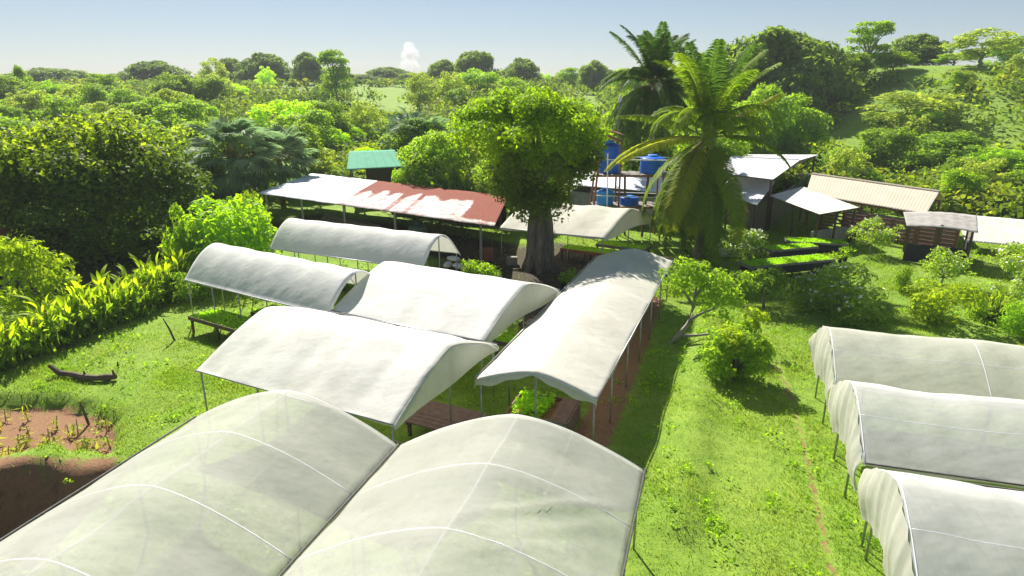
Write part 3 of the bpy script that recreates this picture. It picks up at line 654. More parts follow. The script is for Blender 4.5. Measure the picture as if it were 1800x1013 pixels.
# slatted timber pen in front of the barn
pen = thing('slatted_pen', 'reddish timber pen with horizontal rails below the beige barn roof', 'pen', (24, 42.5, 0))
pp = [Vector((21.2, 44.2, 0)), Vector((23.2, 41.9, 0)), Vector((25.1, 39.8, 0)), Vector((26.6, 38.2, 0))]
for a_ in pp: post(pen, a_, 1.75, 0.13, 'redwood')
for a_, b_ in zip(pp[:-1], pp[1:]):
    mid = (a_ + b_) / 2; post(pen, mid, 1.7, 0.1, 'redwood')
    for k in range(6):
        m = MB(); z = 0.35 + k * 0.24; m.box((mid.x, mid.y, z), ((b_ - a_).length + 0.1, 0.045, 0.10), math.atan2((b_ - a_).y, (b_ - a_).x)); m.build('rail', M['redwood'], pen)
m = MB(); m.box((25.2, 42.0, 0.75), (7.0, 0.1, 1.5), -0.83); m.build('inner_wall', M['concrete'], pen)
# small shelter
sh = thing('small_shelter', 'small open shelter with a warped tin roof and net sides', 'shelter', (24.6, 37.3, 0))
P_ = [[Vector((lerp(lerp(22.5, 23.6, v), lerp(25.4, 27.3, v), u), lerp(lerp(36.6, 39.0, v), lerp(34.9, 37.9, v), u), 2.1 + 0.35 * v + 0.11 * math.sin(math.pi * u) + 0.006 * math.sin(u * 40))) for v in [j / 8 for j in range(9)]] for u in [i / 60 for i in range(61)]]
m = MB(); m.grid(P_); o = m.build('roof', M['tin'], sh, True); md = o.modifiers.new('t', 'SOLIDIFY'); md.thickness = 0.02
for q, z in (((22.8, 36.8), 2.1), ((24.1, 36.0), 2.3), ((25.4, 35.3), 2.1), ((26.9, 37.8), 2.4), ((24.0, 38.9), 2.4), ((25.6, 38.4), 2.5)): post(sh, q, z, 0.1)
for a_, b_, h_ in (((22.8, 36.8), (25.4, 35.3), 1.05), ((25.4, 35.3), (26.9, 37.8), 1.1)):
    m = MB(); m.box(((a_[0] + b_[0]) / 2, (a_[1] + b_[1]) / 2, h_ / 2), (math.dist(a_, b_), 0.05, h_), math.atan2(b_[1] - a_[1], b_[0] - a_[0])); m.build('side_panel', M['darktarp'], sh)
M['mesh_net'] = cover_mat('grey_mesh', (0.35, 0.35, 0.34), (0.28, 0.28, 0.27), 0.3, 0.35)
Gn = [[Vector((lerp(25.45, 26.9, i / 10), lerp(35.3, 37.75, i / 10), 1.1 + (1.0 - 0.25 * math.sin(math.pi * i / 10)) * j / 4)) for j in range(5)] for i in range(11)]
m = MB(); m.grid(Gn); m.build('net_side', M['mesh_net'], sh, True)
# white roof at the right edge
t = thing('low_white_shed', 'low long white sheet roof at the right edge below the hill', 'shed', (32, 36, 0))
sheet_roof(t, (27.4, 38.6, 0.75), (36.0, 33.4, 0.75), (37.6, 36.4, 1.8), (28.6, 41.6, 1.8), 'cream_sheet', 0.95, amp=0.004)
for u in (0.02, 0.25, 0.5, 0.75, 0.98):
    post(t, (lerp(27.5, 36.0, u), lerp(38.75, 33.6, u)), 0.72, 0.1); post(t, (lerp(28.6, 37.5, u), lerp(41.4, 36.3, u)), 1.75, 0.1)

# ------------------------------------------------------------------ foliage helpers
def leaf_quads(rg, pos, nrm, L, W):
    n = len(pos); nrm = nrm / (np.linalg.norm(nrm, axis=1, keepdims=True) + 1e-9)
    a = rg.normal(size=(n, 3)); t = np.cross(nrm, a); t /= np.linalg.norm(t, axis=1, keepdims=True) + 1e-9
    b = np.cross(nrm, t); q_ = rg.uniform(0.5, 1.55, n); l = (L * q_)[:, None]; w = (W * q_ * rg.uniform(0.7, 1.25, n))[:, None]
    v = np.stack([pos - t * l / 2, pos + b * w / 2 + t * l * 0.08, pos + t * l / 2 - nrm * l * 0.12, pos - b * w / 2 + t * l * 0.08], 1).reshape(-1, 3)
    f = np.arange(4 * n).reshape(-1, 4); return v, f
def crown_pts(rg, blobs, dens, inner=0.15, under=0.35):
    Ps, Ns = [], []
    for (cx, cy, cz, r_, sq) in blobs:
        n = max(6, int(dens * r_ * r_)); d = rg.normal(size=(n, 3)); d /= np.linalg.norm(d, axis=1, keepdims=True)
        low = d[:, 2] < -0.15; flip = low & (rg.random(n) > under); d[flip, 2] *= -1
        rad = r_ * np.where(rg.random(n) < inner, rg.uniform(0.2, 0.75, n), rg.normal(0.95, 0.11, n))
        p = d * rad[:, None]; p[:, 2] *= sq
        Ps.append(p + np.array([cx, cy, cz])); Ns.append(d * 0.7 + np.array([0, 0, 0.45]) + rg.normal(size=(n, 3)) * 0.55)
    return np.concatenate(Ps), np.concatenate(Ns)
def make_blobs(rg, R_, H0, H1, nb, br, shape='round'):
    out = []
    tries = 0
    while len(out) < nb and tries < nb * 40:
        tries += 1
        a = rg.uniform(0, 2 * math.pi); k = rg.uniform(-1, 1) if shape != 'dome' else rg.uniform(-0.25, 1)
        if shape == 'round': rr = math.sqrt(max(0, 1 - k * k * 0.85)) * math.sqrt(rg.uniform(0.15, 1))
        elif shape == 'dome': rr = math.sqrt(max(0, 1 - max(k, 0) ** 2)) * math.sqrt(rg.uniform(0.1, 1))
        elif shape == 'tiers': k = rg.choice([-0.8, -0.35, 0.1, 0.55, 0.9]) + rg.uniform(-0.06, 0.06); rr = (1 - 0.35 * (k + 1) / 2) * math.sqrt(rg.uniform(0.1, 1))
        elif shape == 'flat': k = rg.uniform(-0.2, 1); rr = math.sqrt(rg.uniform(0.02, 1)); k = k * 0.5 + 0.5 * (1 - rr * rr)
        z = (H0 + H1) / 2 + k * (H1 - H0) / 2; r_ = rg.uniform(*br) * R_
        if shape == 'dome': z = H0 + max(0, (k + 0.25) / 1.25) * (H1 - H0)
        if shape == 'round' and rg.random() < 0.3: rr *= rg.uniform(1.0, 1.28); z += rg.uniform(-0.05, 0.16) * (H1 - H0); r_ *= 0.75
        out.append((rr * (R_ - r_ * 0.6) * math.cos(a), rr * (R_ - r_ * 0.6) * math.sin(a), z - r_ * 0.25, r_, 0.7 if shape in ('tiers', 'flat') else 0.8))
    return out
def limb_mesh(name, rg, h_fork, rad, blobs, mat, nlimb=7, lean=(0, 0)):
    m = MB(); n = 5
    pts = [Vector((lean[0] * (k / n) ** 1.5 + rg.normal(0, rad * 0.25), lean[1] * (k / n) ** 1.5 + rg.normal(0, rad * 0.25), h_fork * k / n - (0.25 if k == 0 else 0))) for k in range(n + 1)]
    m.tube(pts, [rad * (1.35 if k == 0 else 1.1 - 0.45 * k / n) for k in range(n + 1)], 8)
    idx = rg.permutation(len(blobs))[:nlimb]
    for i in idx:
        b = blobs[i]; e = Vector(b[:3]); s = pts[-1] if e.z > h_fork else pts[-2]
        mid = s.lerp(e, 0.5) + Vector((rg.normal(0, 0.05), rg.normal(0, 0.05), 0.12 * (e - s).length))
        m.tube([s, s.lerp(mid, 0.55), mid, e], [rad * 0.5, rad * 0.4, rad * 0.3, rad * 0.1], 6)
    return m.mesh(name, mat, True)
KIND = {}
def proto(kind, leafm, bark, H, Rc, H0, nb, br, dens, leaf, shape, seeds, fork=None, rad=0.2, aspect=0.5, under=0.35, nlimb=7, flowers=0):
    L = []
    for s in seeds:
        rg = np.random.default_rng(s); bl = make_blobs(rg, Rc, H0, H, nb, br, shape); p, nn = crown_pts(rg, bl, dens, under=under)
        v, f = leaf_quads(rg, p, nn, leaf, leaf * aspect); cm = mesh_np('crown', v, f, M[leafm])
        tm = limb_mesh('trunk', rg, fork or H0 * 1.05, rad, bl, M[bark], nlimb)
        fm = None
        if flowers:
            top = p[p[:, 2] > np.quantile(p[:, 2], 0.35)]; q = top[rg.choice(len(top), flowers)] + np.array([0, 0, 0.06]); fv, ff = leaf_quads(rg, q, rg.normal(size=q.shape) * 0.4 + np.array([0, -0.3, 1]), 0.14, 0.12); fm = mesh_np('blossoms', fv, ff, M['petal'])
        L.append((cm, tm, fm))
    KIND[kind] = (L, H, Rc)
proto('broad_tree', 'lf_mid', 'bark', 7.0, 3.4, 1.8, 34, (0.24, 0.42), 190, 0.34, 'round', (1, 2, 3))
proto('dark_tree', 'lf_dark', 'bark', 7.0, 3.6, 1.6, 36, (0.24, 0.42), 190, 0.34, 'round', (4, 5))
proto('pale_tree', 'lf_olive', 'bark_pale', 7.0, 3.2, 1.8, 34, (0.2, 0.38), 190, 0.33, 'round', (6, 7))
proto('lime_tree', 'lf_light', 'bark', 6.0, 3.4, 1.6, 34, (0.2, 0.36), 230, 0.28, 'flat', (8, 9))
proto('yellow_tree', 'lf_yellow', 'bark', 5.5, 3.6, 1.4, 44, (0.16, 0.28), 280, 0.28, 'round', (10, 11))
proto('dome_tree', 'lf_far', 'bark', 10.0, 9.5, 2.2, 70, (0.16, 0.28), 55, 0.75, 'dome', (12, 13, 14), rad=0.5, under=0.25)
proto('tier_tree', 'lf_mid', 'bark_pale', 12.0, 4.2, 4.0, 46, (0.2, 0.34), 130, 0.42, 'tiers', (15, 16), rad=0.28, nlimb=12)
proto('shrub', 'lf_mid', 'bark', 2.4, 1.7, 0.3, 20, (0.3, 0.5), 420, 0.2, 'round', (17, 18), rad=0.06)
proto('lime_shrub', 'lf_light', 'bark', 2.4, 1.7, 0.3, 20, (0.3, 0.5), 420, 0.2, 'round', (19, 20), rad=0.06)
proto('bronze_shrub', 'lf_bronze', 'bark', 2.4, 1.7, 0.3, 22, (0.26, 0.45), 460, 0.2, 'round', (21, 22), rad=0.06)
proto('dark_shrub', 'lf_dark', 'bark', 2.4, 1.7, 0.25, 20, (0.3, 0.5), 420, 0.2, 'round', (23, 24), rad=0.06)
proto('flower_tree', 'lf_flower', 'bark_pale', 2.4, 1.6, 0.75, 30, (0.2, 0.36), 420, 0.17, 'round', (25, 26, 27), fork=0.7, rad=0.07, nlimb=12, flowers=110)
proto('flower_shrub', 'lf_flower', 'bark_pale', 1.9, 1.7, 0.15, 30, (0.22, 0.36), 420, 0.16, 'dome', (35, 36), fork=0.4, rad=0.06, nlimb=10, flowers=190)
proto('low_mound', 'lf_mid', 'bark', 0.9, 1.0, 0.1, 10, (0.35, 0.55), 500, 0.16, 'dome', (28, 29), rad=0.03)

def plant(kind, x, y, h, w, label, cat='tree', group=None, name=None, var=None, rz=None, leafm=None, zoff=0):
    L, H, Rc = KIND[kind]; cm, tm, fm = L[(rnd.randrange(len(L)) if var is None else var) % len(L)]
    t = thing(name or kind, label, cat, (x, y, gz(x, y) + zoff - 0.05), group)
    t.rotation_euler = (0, 0, rnd.uniform(0, 6.28) if rz is None else rz); s = w / (2 * Rc); e_ = rnd.uniform(0.85, 1.18) if 'tree' in kind or 'shrub' in kind else 1.0
    for nm, me_ in (('crown', cm), ('trunk', tm), ('blossoms', fm)):
        if me_ is None: continue
        child(nm, me_, t, (0, 0, 0), (0, 0, 0), (s * e_, s / e_, h / H))
    return t
def plant_px(kind, px, py_top, wpx, Y, label, cat='tree', group=None, name=None, var=None, hmin=None):
    """stand a plant at distance Y under the given picture column, its top at the given row"""
    p = at_y(px, py_top, Y); g0 = gz(p.x, Y); d = Y * CP - (p.z - CAMH) * SP
    return plant(kind, p.x, Y, max(p.z - g0, hmin or 0.5), wpx * d / FPX, label, cat, group, name, var)

# ------------------------------------------------------------------ near trees
def custom_tree(name, label, cat, x, y, blobs, dens, leaf, leafm, bark, fork, rad, seed, lean=(0, 0), nlimb=9, aspect=0.5, under=0.35, second=None):
    rg = np.random.default_rng(seed); t = thing(name, label, cat, (x, y, gz(x, y) - 0.03))
    p, nn = crown_pts(rg, blobs, dens, under=under); v, f = leaf_quads(rg, p, nn, leaf, leaf * aspect)
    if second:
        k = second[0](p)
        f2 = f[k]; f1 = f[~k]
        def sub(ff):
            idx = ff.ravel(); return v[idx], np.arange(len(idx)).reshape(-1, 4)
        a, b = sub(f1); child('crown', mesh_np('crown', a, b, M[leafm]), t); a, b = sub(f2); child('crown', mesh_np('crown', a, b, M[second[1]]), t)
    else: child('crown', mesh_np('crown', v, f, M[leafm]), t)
    child('trunk', limb_mesh('trunk', rg, fork, rad, blobs, M[bark], nlimb, lean), t)
    return t
# big feathery tree in the centre: pale spreading top, lower skirt with shade put into its leaf colour, thick buttressed trunk
rg = np.random.default_rng(51); bl = []
for k in range(70):
    a = rg.uniform(0, 6.28); rr = math.sqrt(rg.uniform(0.03, 1)) * 3.8
    bl.append((rr * math.cos(a) - 0.75, rr * math.sin(a), 9.25 - 0.12 * rr ** 2 + rg.uniform(-0.8, 0.25), rg.uniform(0.6, 1.05), 0.6))
for k in range(64):
    a = rg.uniform(0, 6.28); rr = math.sqrt(rg.uniform(0.2, 1)) * 3.1; zz = rg.uniform(3.7, 7.2)
    bl.append((rr * math.cos(a) * (0.6 + 0.1 * (zz - 3)) - 0.2, rr * math.sin(a) * (0.6 + 0.1 * (zz - 3)), zz, rg.uniform(0.55, 0.95), 0.9))
ct = custom_tree('canopy_tree', 'big tree with feathery lime green crown and thick grey trunk', 'tree', 1.55, 35.0, bl, 560, 0.19, 'lf_shaded', 'bark', 4.6, 0.62, 52, nlimb=16, second=(lambda p: p[:, 2] > 6.3 + 0.45 * np.sin(p[:, 0] * 3), 'lf_feather'))
m = MB()
for k in range(7):
    a = k * 0.9 + 0.2; m.tube([(0.95 * math.cos(a), 0.95 * math.sin(a), -0.2), (0.55 * math.cos(a), 0.55 * math.sin(a), 0.7), (0.45 * math.cos(a), 0.45 * math.sin(a), 2.6), (0.30 * math.cos(a + 0.3), 0.30 * math.sin(a + 0.3), 4.4)], [0.22, 0.27, 0.26, 0.12], 7)
child('buttress', m.mesh('buttress', M['bark'], True), ct)
# two dense dark trees on the left, sunlit tops painted with lighter leaves
for nm, lab, cx, cy, RX, RZ, zt, sd_ in (('dense_tree', 'huge dense dark green tree left of the white tunnel roofs', -24.6, 38.5, 6.5, 4.9, 8.7, 61), ('dense_tree', 'dense dark tree with sunlit yellowish tips cut by the left edge', -34.0, 37.0, 5.4, 4.9, 9.0, 62)):
    rg = np.random.default_rng(sd_); bl = []
    for k in range(96):
        d = rg.normal(size=3); d /= np.linalg.norm(d); d[2] = abs(d[2]) if rg.random() < 0.62 else d[2]; q = rg.uniform(0.6, 0.92)
        bl.append((d[0] * RX * q, d[1] * RX * 0.85 * q, zt - RZ - 0.6 + d[2] * RZ * q, rg.uniform(1.0, 1.7), 0.8))
    custom_tree(nm, lab, 'tree', cx, cy, bl, 210, 0.28, 'lf_shaded', 'bark', 2.2, 0.4, sd_ + 10, nlimb=12, second=(lambda p: (p[:, 2] > 6.3 + 1.3 * np.sin(p[:, 0] * 1.7) * np.sin(p[:, 1] * 1.3)) & (np.sin(p[:, 0] * 9 + p[:, 1] * 7) > -0.2), 'lf_bronze'))

# right lawn: crooked tree with pale limbs, round bush beside it, dark little tree
def crook():
    rg = np.random.default_rng(71); x, y = 6.45, 24.4; t = thing('crooked_tree', 'small crooked tree with bare pale limbs beside the long net roof', 'tree', (x, y, gz(x, y)))
    limbs = [[(-0.15, 0, -0.15), (0.2, 0, 0.3), (0.55, 0.05, 0.75), (0.75, 0.1, 1.5), (0.8, 0.15, 2.3)], [(0.62, 0.05, 0.95), (1.1, 0.05, 1.25), (1.55, 0.1, 1.4), (2.0, 0.1, 1.9)], [(0.2, 0, 0.3), (0.9, -0.1, 0.35), (1.6, -0.15, 0.45), (2.1, -0.2, 0.75)], [(0.75, 0.1, 1.5), (0.35, 0.2, 2.1), (0.2, 0.2, 2.6)], [(0.78, 0.12, 1.9), (1.25, 0.3, 2.4), (1.6, 0.3, 2.9)]]
    for i, l in enumerate(limbs):
        m = MB(); r0 = 0.12 if i == 0 else 0.07; m.tube(l, [r0 * (1 - 0.6 * k / (len(l) - 1)) for k in range(len(l))], 7); child('trunk' if i == 0 else 'limb', m.mesh('limb', M['bark_pale'], True), t)
    bl = [(0.75 + rg.normal(0, 0.6), 0.2 + rg.normal(0, 0.5), rg.uniform(1.9, 3.1), rg.uniform(0.28, 0.5), 0.85) for k in range(24)] + [(1.9 + rg.normal(0, 0.45), 0.2 + rg.normal(0, 0.4), rg.uniform(1.7, 2.8), rg.uniform(0.22, 0.4), 0.85) for k in range(12)] + [(1.7 + rg.normal(0, 0.5), 0.1 + rg.normal(0, 0.4), rg.uniform(1.1, 1.6), rg.uniform(0.16, 0.28), 0.8) for k in range(9)]
    p, nn = crown_pts(rg, bl, 620, under=0.5); v, f = leaf_quads(rg, p, nn, 0.15, 0.07); child('crown', mesh_np('crown', v, f, M['lf_mid']), t)
crook()
rg = np.random.default_rng(73); bl = []
for k in range(34):
    d = rg.normal(size=3); d /= np.linalg.norm(d); bl.append((d[0] * 0.85, d[1] * 0.8, 1.0 + d[2] * 0.75, rg.uniform(0.32, 0.52), 0.85))
bl += [(0.75 + rg.normal(0, 0.2), 0.3, 2.2 + rg.normal(0, 0.15), 0.3, 0.8) for k in range(4)]
custom_tree('round_bush', 'round yellow-green bush casting a long shadow on the lawn', 'bush', 7.75, 20.9, bl, 1100, 0.16, 'lf_mid', 'bark', 0.4, 0.09, 74, nlimb=10, second=(lambda p: p[:, 2] > 1.85 + 0.3 * np.sin(p[:, 0] * 5), 'lf_bronze'))
rg = np.random.default_rng(75); bl = [(rg.normal(0, 0.85), rg.normal(0, 0.5), rg.uniform(0.85, 1.6), rg.uniform(0.28, 0.45), 0.8) for k in range(20)]
custom_tree('dark_sapling', 'dark leaved small tree with thin stems in front of the grassy bench', 'tree', 11.5, 28.3, bl, 480, 0.17, 'lf_dark', 'bark', 0.7, 0.07, 76, nlimb=10)

# flowering trees and shrubs on the right lawn
for px, pt, w, Y, kd, lab in ((1322, 405, 105, 37.5, 'flower_shrub', 'white flowering shrub beside the pale trough on the lawn'), (1538, 385, 80, 38.3, 'flower_tree', 'small white flowering tree alone in front of the slatted pen'), (1490, 470, 170, 28.0, 'flower_shrub', 'wide sprawling shrub dotted with white flowers'), (1425, 488, 90, 28.6, 'flower_shrub', 'flowering shrub touching the dark leaved little tree'),
                         (1668, 440, 90, 31.5, 'flower_tree', 'white flowering tree in front of the small shelter'), (1795, 428, 100, 33.0, 'flower_tree', 'white flowering tree cut by the right edge'), (1785, 492, 64, 29.0, 'flower_tree', 'thin flowering tree with bare lower stems at the right edge')):
    plant_px(kd, px, pt, w, Y, lab, 'tree' if kd == 'flower_tree' else 'shrub', 'white flowering plants on the lawn')
for px, pt, w, Y, kind, lab in ((1660, 492, 120, 26.8, 'bronze_shrub', 'yellow-bronze bush just behind the right net roofs'), (1795, 535, 80, 25.3, 'lime_shrub', 'bright green bush at the right edge behind the net roofs'), (1592, 468, 34, 31.0, 'dark_shrub', 'small dark shrub alone on the lawn slope'), (1500, 545, 60, 26.5, 'low_mound', 'low green mound behind the right net roof')):
    plant_px(kind, px, pt, w, Y, lab, 'shrub', name='garden_shrub')
# left shrubs
for px, pt, w, Y, kind, lab in ((395, 352, 190, 34.5, 'lime_shrub', 'wide yellow-green bush left of the narrow tunnel roof'), (320, 372, 80, 33.0, 'shrub', 'green shrub at the far end of the leafy hedge'), (325, 480, 70, 29.5, 'shrub', 'leafy shrub beside the end of the low tunnel roof'), (440, 350, 60, 36.5, 'bronze_shrub', 'red-tinged shrub under the white end of the long shed'), (35, 435, 150, 27.0, 'bronze_shrub', 'golden shrub at the left edge above the hedge'), (520, 322, 70, 60.0, 'dark_shrub', 'dark shrub behind the white shed roof'), (700, 300, 40, 53.5, 'lime_shrub', 'bright shrub right under the green roof'), (600, 300, 90, 60, 'dark_shrub', 'dark shrub behind the shed left of the green roof')):
    plant_px(kind, px, pt, w, Y, lab, 'shrub', name='garden_shrub')

for px, pt, w, Y, kind, lab in ((60, 400, 130, 38, 'dark_shrub', 'dark shrub under the left edge tree'), (150, 395, 140, 39.5, 'dark_shrub', 'dark shrub in shade under the huge dense tree'), (230, 400, 130, 38, 'dark_shrub', 'dark shrub behind the middle of the ginger row'), (300, 385, 110, 40, 'dark_shrub', 'dark shrub at the right foot of the huge dense tree'), (110, 350, 220, 46, 'dark_tree', 'dark tree behind the huge dense tree'), (270, 330, 200, 48, 'dark_tree', 'dark tree right behind the huge dense tree'), (20, 340, 220, 47, 'dark_tree', 'dark tree behind the left edge tree')):
    plant_px(kind, px, pt, w, Y, lab, 'tree' if 'tree' in kind else 'shrub', name='shade_tree' if 'tree' in kind else 'shade_shrub')

# ------------------------------------------------------------------ ginger hedge (big upright leaves)
def blade_mesh(seed, L, W, curve):
    rg = np.random.default_rng(seed); m = MB(); rows = []
    n = 7
    for i in range(n + 1):
        t_ = i / n; w = W * math.sin(math.pi * min(1, 0.06 + t_ * 0.94)) ** 0.75 * (1 if t_ < 0.98 else 0.1) / 2
        x = curve * L * t_ ** 2; z = L * (t_ - 0.28 * abs(curve) * t_ ** 2.2)
        rows.append([(x + 0.25 * w, -w, z), (x - 0.12 * w, 0, z - 0.02), (x + 0.25 * w, w, z)])
    m.grid(rows); return m.mesh('leaf', M['lf_ginger'], True)
BL = [blade_mesh(k, 0.95 + 0.1 * (k % 3), 0.24, 0.25 + 0.16 * k) for k in range(5)]
GB = []
for k in range(3):
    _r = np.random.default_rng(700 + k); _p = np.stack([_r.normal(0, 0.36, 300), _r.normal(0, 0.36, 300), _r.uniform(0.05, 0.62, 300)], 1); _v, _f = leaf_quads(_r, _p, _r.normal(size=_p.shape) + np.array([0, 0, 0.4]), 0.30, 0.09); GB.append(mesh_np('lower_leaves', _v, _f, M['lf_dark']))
def ginger(x, y, h, label, group, nl=30, name='ginger_plant'):
    t = thing(name, label, 'plant', (x, y, gz(x, y) - 0.03), group); stems = []
    for k in range(nl):
        a = rnd.uniform(0, 6.28); rr = rnd.uniform(0.03, 0.5); z0 = rnd.uniform(0.1, 0.75) * h; s = rnd.uniform(0.42, 0.75) * h / 2.0
        child('leaf', BL[rnd.randrange(5)], t, (rr * math.cos(a), rr * math.sin(a), z0), (rnd.uniform(-0.25, 0.25), rnd.uniform(-0.15, 0.3), a + rnd.uniform(-0.5, 0.5)), s)
    m = MB()
    for k in range(5):
        a = rnd.uniform(0, 6.28); m.tube([(0.12 * math.cos(a), 0.12 * math.sin(a), -0.1), (0.2 * math.cos(a), 0.2 * math.sin(a), 0.75 * h)], 0.02, 5)
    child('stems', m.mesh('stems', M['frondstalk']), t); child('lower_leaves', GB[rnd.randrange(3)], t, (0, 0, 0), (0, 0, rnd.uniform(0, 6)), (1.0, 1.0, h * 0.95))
def hedge_pt(s):
    seg = [(Vector(a), Vector(b)) for a, b in zip(HEDGE[:-1], HEDGE[1:])]; tot = sum((b - a).length for a, b in seg); d = s * tot
    for a, b in seg:
        l = (b - a).length
        if d <= l: return a.lerp(b, d / l)
        d -= l
    return seg[-1][1]
ORD = 'first second third fourth fifth sixth seventh eighth ninth tenth eleventh twelfth thirteenth fourteenth fifteenth sixteenth seventeenth eighteenth nineteenth twentieth twenty-first twenty-second twenty-third twenty-fourth twenty-fifth twenty-sixth'.split()
for k in range(26):
    q = hedge_pt((k + 0.5) / 26); off = (k % 2) * 0.8 - 0.2
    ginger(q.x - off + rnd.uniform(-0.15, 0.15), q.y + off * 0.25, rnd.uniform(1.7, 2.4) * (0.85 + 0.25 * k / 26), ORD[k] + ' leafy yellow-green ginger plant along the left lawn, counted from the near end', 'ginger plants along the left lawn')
for k, (px, Y) in enumerate(((1735, 27.0), (1752, 27.3), (1748, 26.6))):
    ginger(gx(px, Y, 540), Y, 1.5, 'bright upright leafy plant in the clump right of the yellow-bronze bush', 'clump of bright leafy plants', 12)
for k, (px, Y) in enumerate(((788, 51.5), (803, 52.5), (818, 51.8))):
    ginger(gx(px, Y, 300), Y, 4.2, 'tall bright leafy plant behind the rusty shed roof', 'tall leafy plants behind the shed', 12)
for k, (x_, y_) in enumerate(((-12.6, 13.2), (-13.8, 13.6), (-11.6, 12.4), (-13.0, 11.9), (-14.6, 12.8), (-15.6, 14.0))):
    ginger(x_, y_, 0.9, 'dim leafy plant on the dark bank beside the big net roof', 'plants on the dark bank', 10, 'bank_plant')

# ------------------------------------------------------------------ palms
def frond_mesh(seed, L, e0, e1, n, leaflet, hang, mat, w=0.05, twist=0.0, spread=1.0):
    """pinnate frond leaving the origin along +X, elevation e0 bending to e1 (degrees)"""
    rg = np.random.default_rng(seed); V, Fq = [], []; pts = []; p = np.zeros(3); steps = 26; dirs_ = []
    for i in range(steps + 1):
        t_ = i / steps; e = R(e0 + (e1 - e0) * t_ ** 1.25); d = np.array([math.cos(e), 0.10 * math.sin(3 * t_ + seed), math.sin(e)]); d /= np.linalg.norm(d)
        pts.append(p.copy()); dirs_.append(d); p = p + d * L / steps
    pts = np.array(pts); dirs_ = np.array(dirs_)
    for k in range(n):
        t_ = 0.14 + 0.86 * (k + rg.uniform(-0.2, 0.2)) / n; t_ = min(max(t_, 0.1), 0.999); i = min(int(t_ * steps), steps - 1); fr = t_ * steps - i
        q = pts[i] * (1 - fr) + pts[i + 1] * fr; d = dirs_[i]; side = np.cross(d, np.array([0, 0, 1.0])); ns = np.linalg.norm(side); side = side / ns if ns > 0.15 else np.array([0, 1.0, 0]); up = np.cross(side, d)
        l = leaflet * (math.sin(math.pi * min(1, 0.12 + 0.83 * t_)) ** 0.6) * rg.uniform(0.85, 1.12)
        for sg in (-1, 1):
            if rg.random() < 0.06: continue
            dv = side * sg * spread + d * rg.uniform(0.5, 0.8) + up * rg.uniform(0.0, 0.3); dv /= np.linalg.norm(dv)
            a = q; b = q + dv * l * 0.5 + np.array([0, 0, -hang * l * 0.12]); dv2 = dv + np.array([0, 0, -hang]); dv2 /= np.linalg.norm(dv2); c = b + dv2 * l * 0.5
            wv = d * w * 0.5 + up * w * 0.15
            o = len(V); V += [a - wv * 0.6, a + wv * 0.6, b - wv, b + wv, c - wv * 0.12, c + wv * 0.12]; Fq += [(o, o + 1, o + 3, o + 2), (o + 2, o + 3, o + 5, o + 4)]
    me = mesh_np('frond', V, Fq, M[mat]); m = MB(); m.tube([tuple(x) for x in pts[::2]], [0.05 * (1 - 0.85 * i / (len(pts[::2]) - 1)) for i in range(len(pts[::2]))], 5)
    return me, m.mesh('stalk', M['frondstalk'], True)
def palm_crown(t, zc, specs, tilt=(0, 0)):
    for (az, e0, e1, L, leaflet, hang, mat, sd_, spread) in specs:
        fm, sm = frond_mesh(sd_, L, e0, e1, int(L * 27), leaflet, hang, mat, 0.058, spread=spread)
        o = child('frond', fm, t, (0.12 * math.cos(R(az)), 0.12 * math.sin(R(az)), zc), (0, 0, R(az))); child('stalk', sm, o)
def ring_trunk(t, h, r0, r1, bend=(0, 0), mat='bark_pale', step=0.22):
    m = MB(); pts = []; rr = []
    n = int(h / step)
    for i in range(n + 1):
        k = i / n
        for dz, f_ in ((0, 1.06), (step * 0.5, 0.97)):
            pts.append((bend[0] * math.sin(k * 1.6), bend[1] * math.sin(k * 1.6), min(h, k * h + dz))); rr.append(lerp(r0, r1, k) * f_ * (1.4 - 0.4 * min(1, k * 8)))
    pts = [p for i, p in enumerate(pts) if i == 0 or p[2] > pts[i - 1][2]]; m.tube([(pts[0][0], pts[0][1], -0.3)] + pts, [rr[0]] + rr[:len(pts)], 10); child('trunk', m.mesh('trunk', M[mat], True), t)
# coconut palm (azimuth 0 = right of the picture, 90 = away from the camera)
rg = np.random.default_rng(90); Yc = 37.6; xc = gx(1246, Yc, 235)
cp = thing('coconut_palm', 'coconut palm with a full drooping crown in the centre right', 'palm', (xc, Yc, gz(xc, Yc)))
ring_trunk(cp, 6.9, 0.24, 0.16, (0.25, 0.1))
sp = []
for k in range(15): sp.append((k * 24 + rg.uniform(-8, 8), rg.uniform(68, 87), rg.uniform(5, 60), rg.uniform(5.0, 6.2), 0.95, 0.7, 'lf_royal' if k % 2 else 'lf_palm', 100 + k, 0.8))
for k in range(12): sp.append((k * 30 + 12 + rg.uniform(-8, 8), rg.uniform(52, 72), rg.uniform(-80, -45), rg.uniform(4.2, 5.2), 0.9, 1.0, 'lf_palm', 120 + k, 0.8))
for az, e0, e1, L, mt in ((186, 8, -48, 6.2, 'lf_palm_y'), (172, 30, -10, 5.2, 'lf_palm'), (200, 5, -30, 5.8, 'lf_palm_y'), (14, 40, 20, 4.6, 'lf_palm_y'), (352, 12, -60, 5.0, 'lf_palm'), (8, 30, -20, 3.6, 'lf_palm')):
    sp.append((az, e0, e1, L, 0.8, 1.2, mt, int(140 + az), 0.85))
for k in range(34):
    _az = k * 10.6; _rt = math.cos(R(_az)) > 0.3
    sp.append((_az + rg.uniform(-8, 8), rg.uniform(-82, -68) if _rt else rg.uniform(-70, -25), rg.uniform(-95, -88), rg.uniform(5.0, 7.2), 1.05, 0.6, 'lf_palm' if k % 3 else 'lf_palm_y', 200 + k, 1.3))
palm_crown(cp, 6.85, sp)
m = MB()
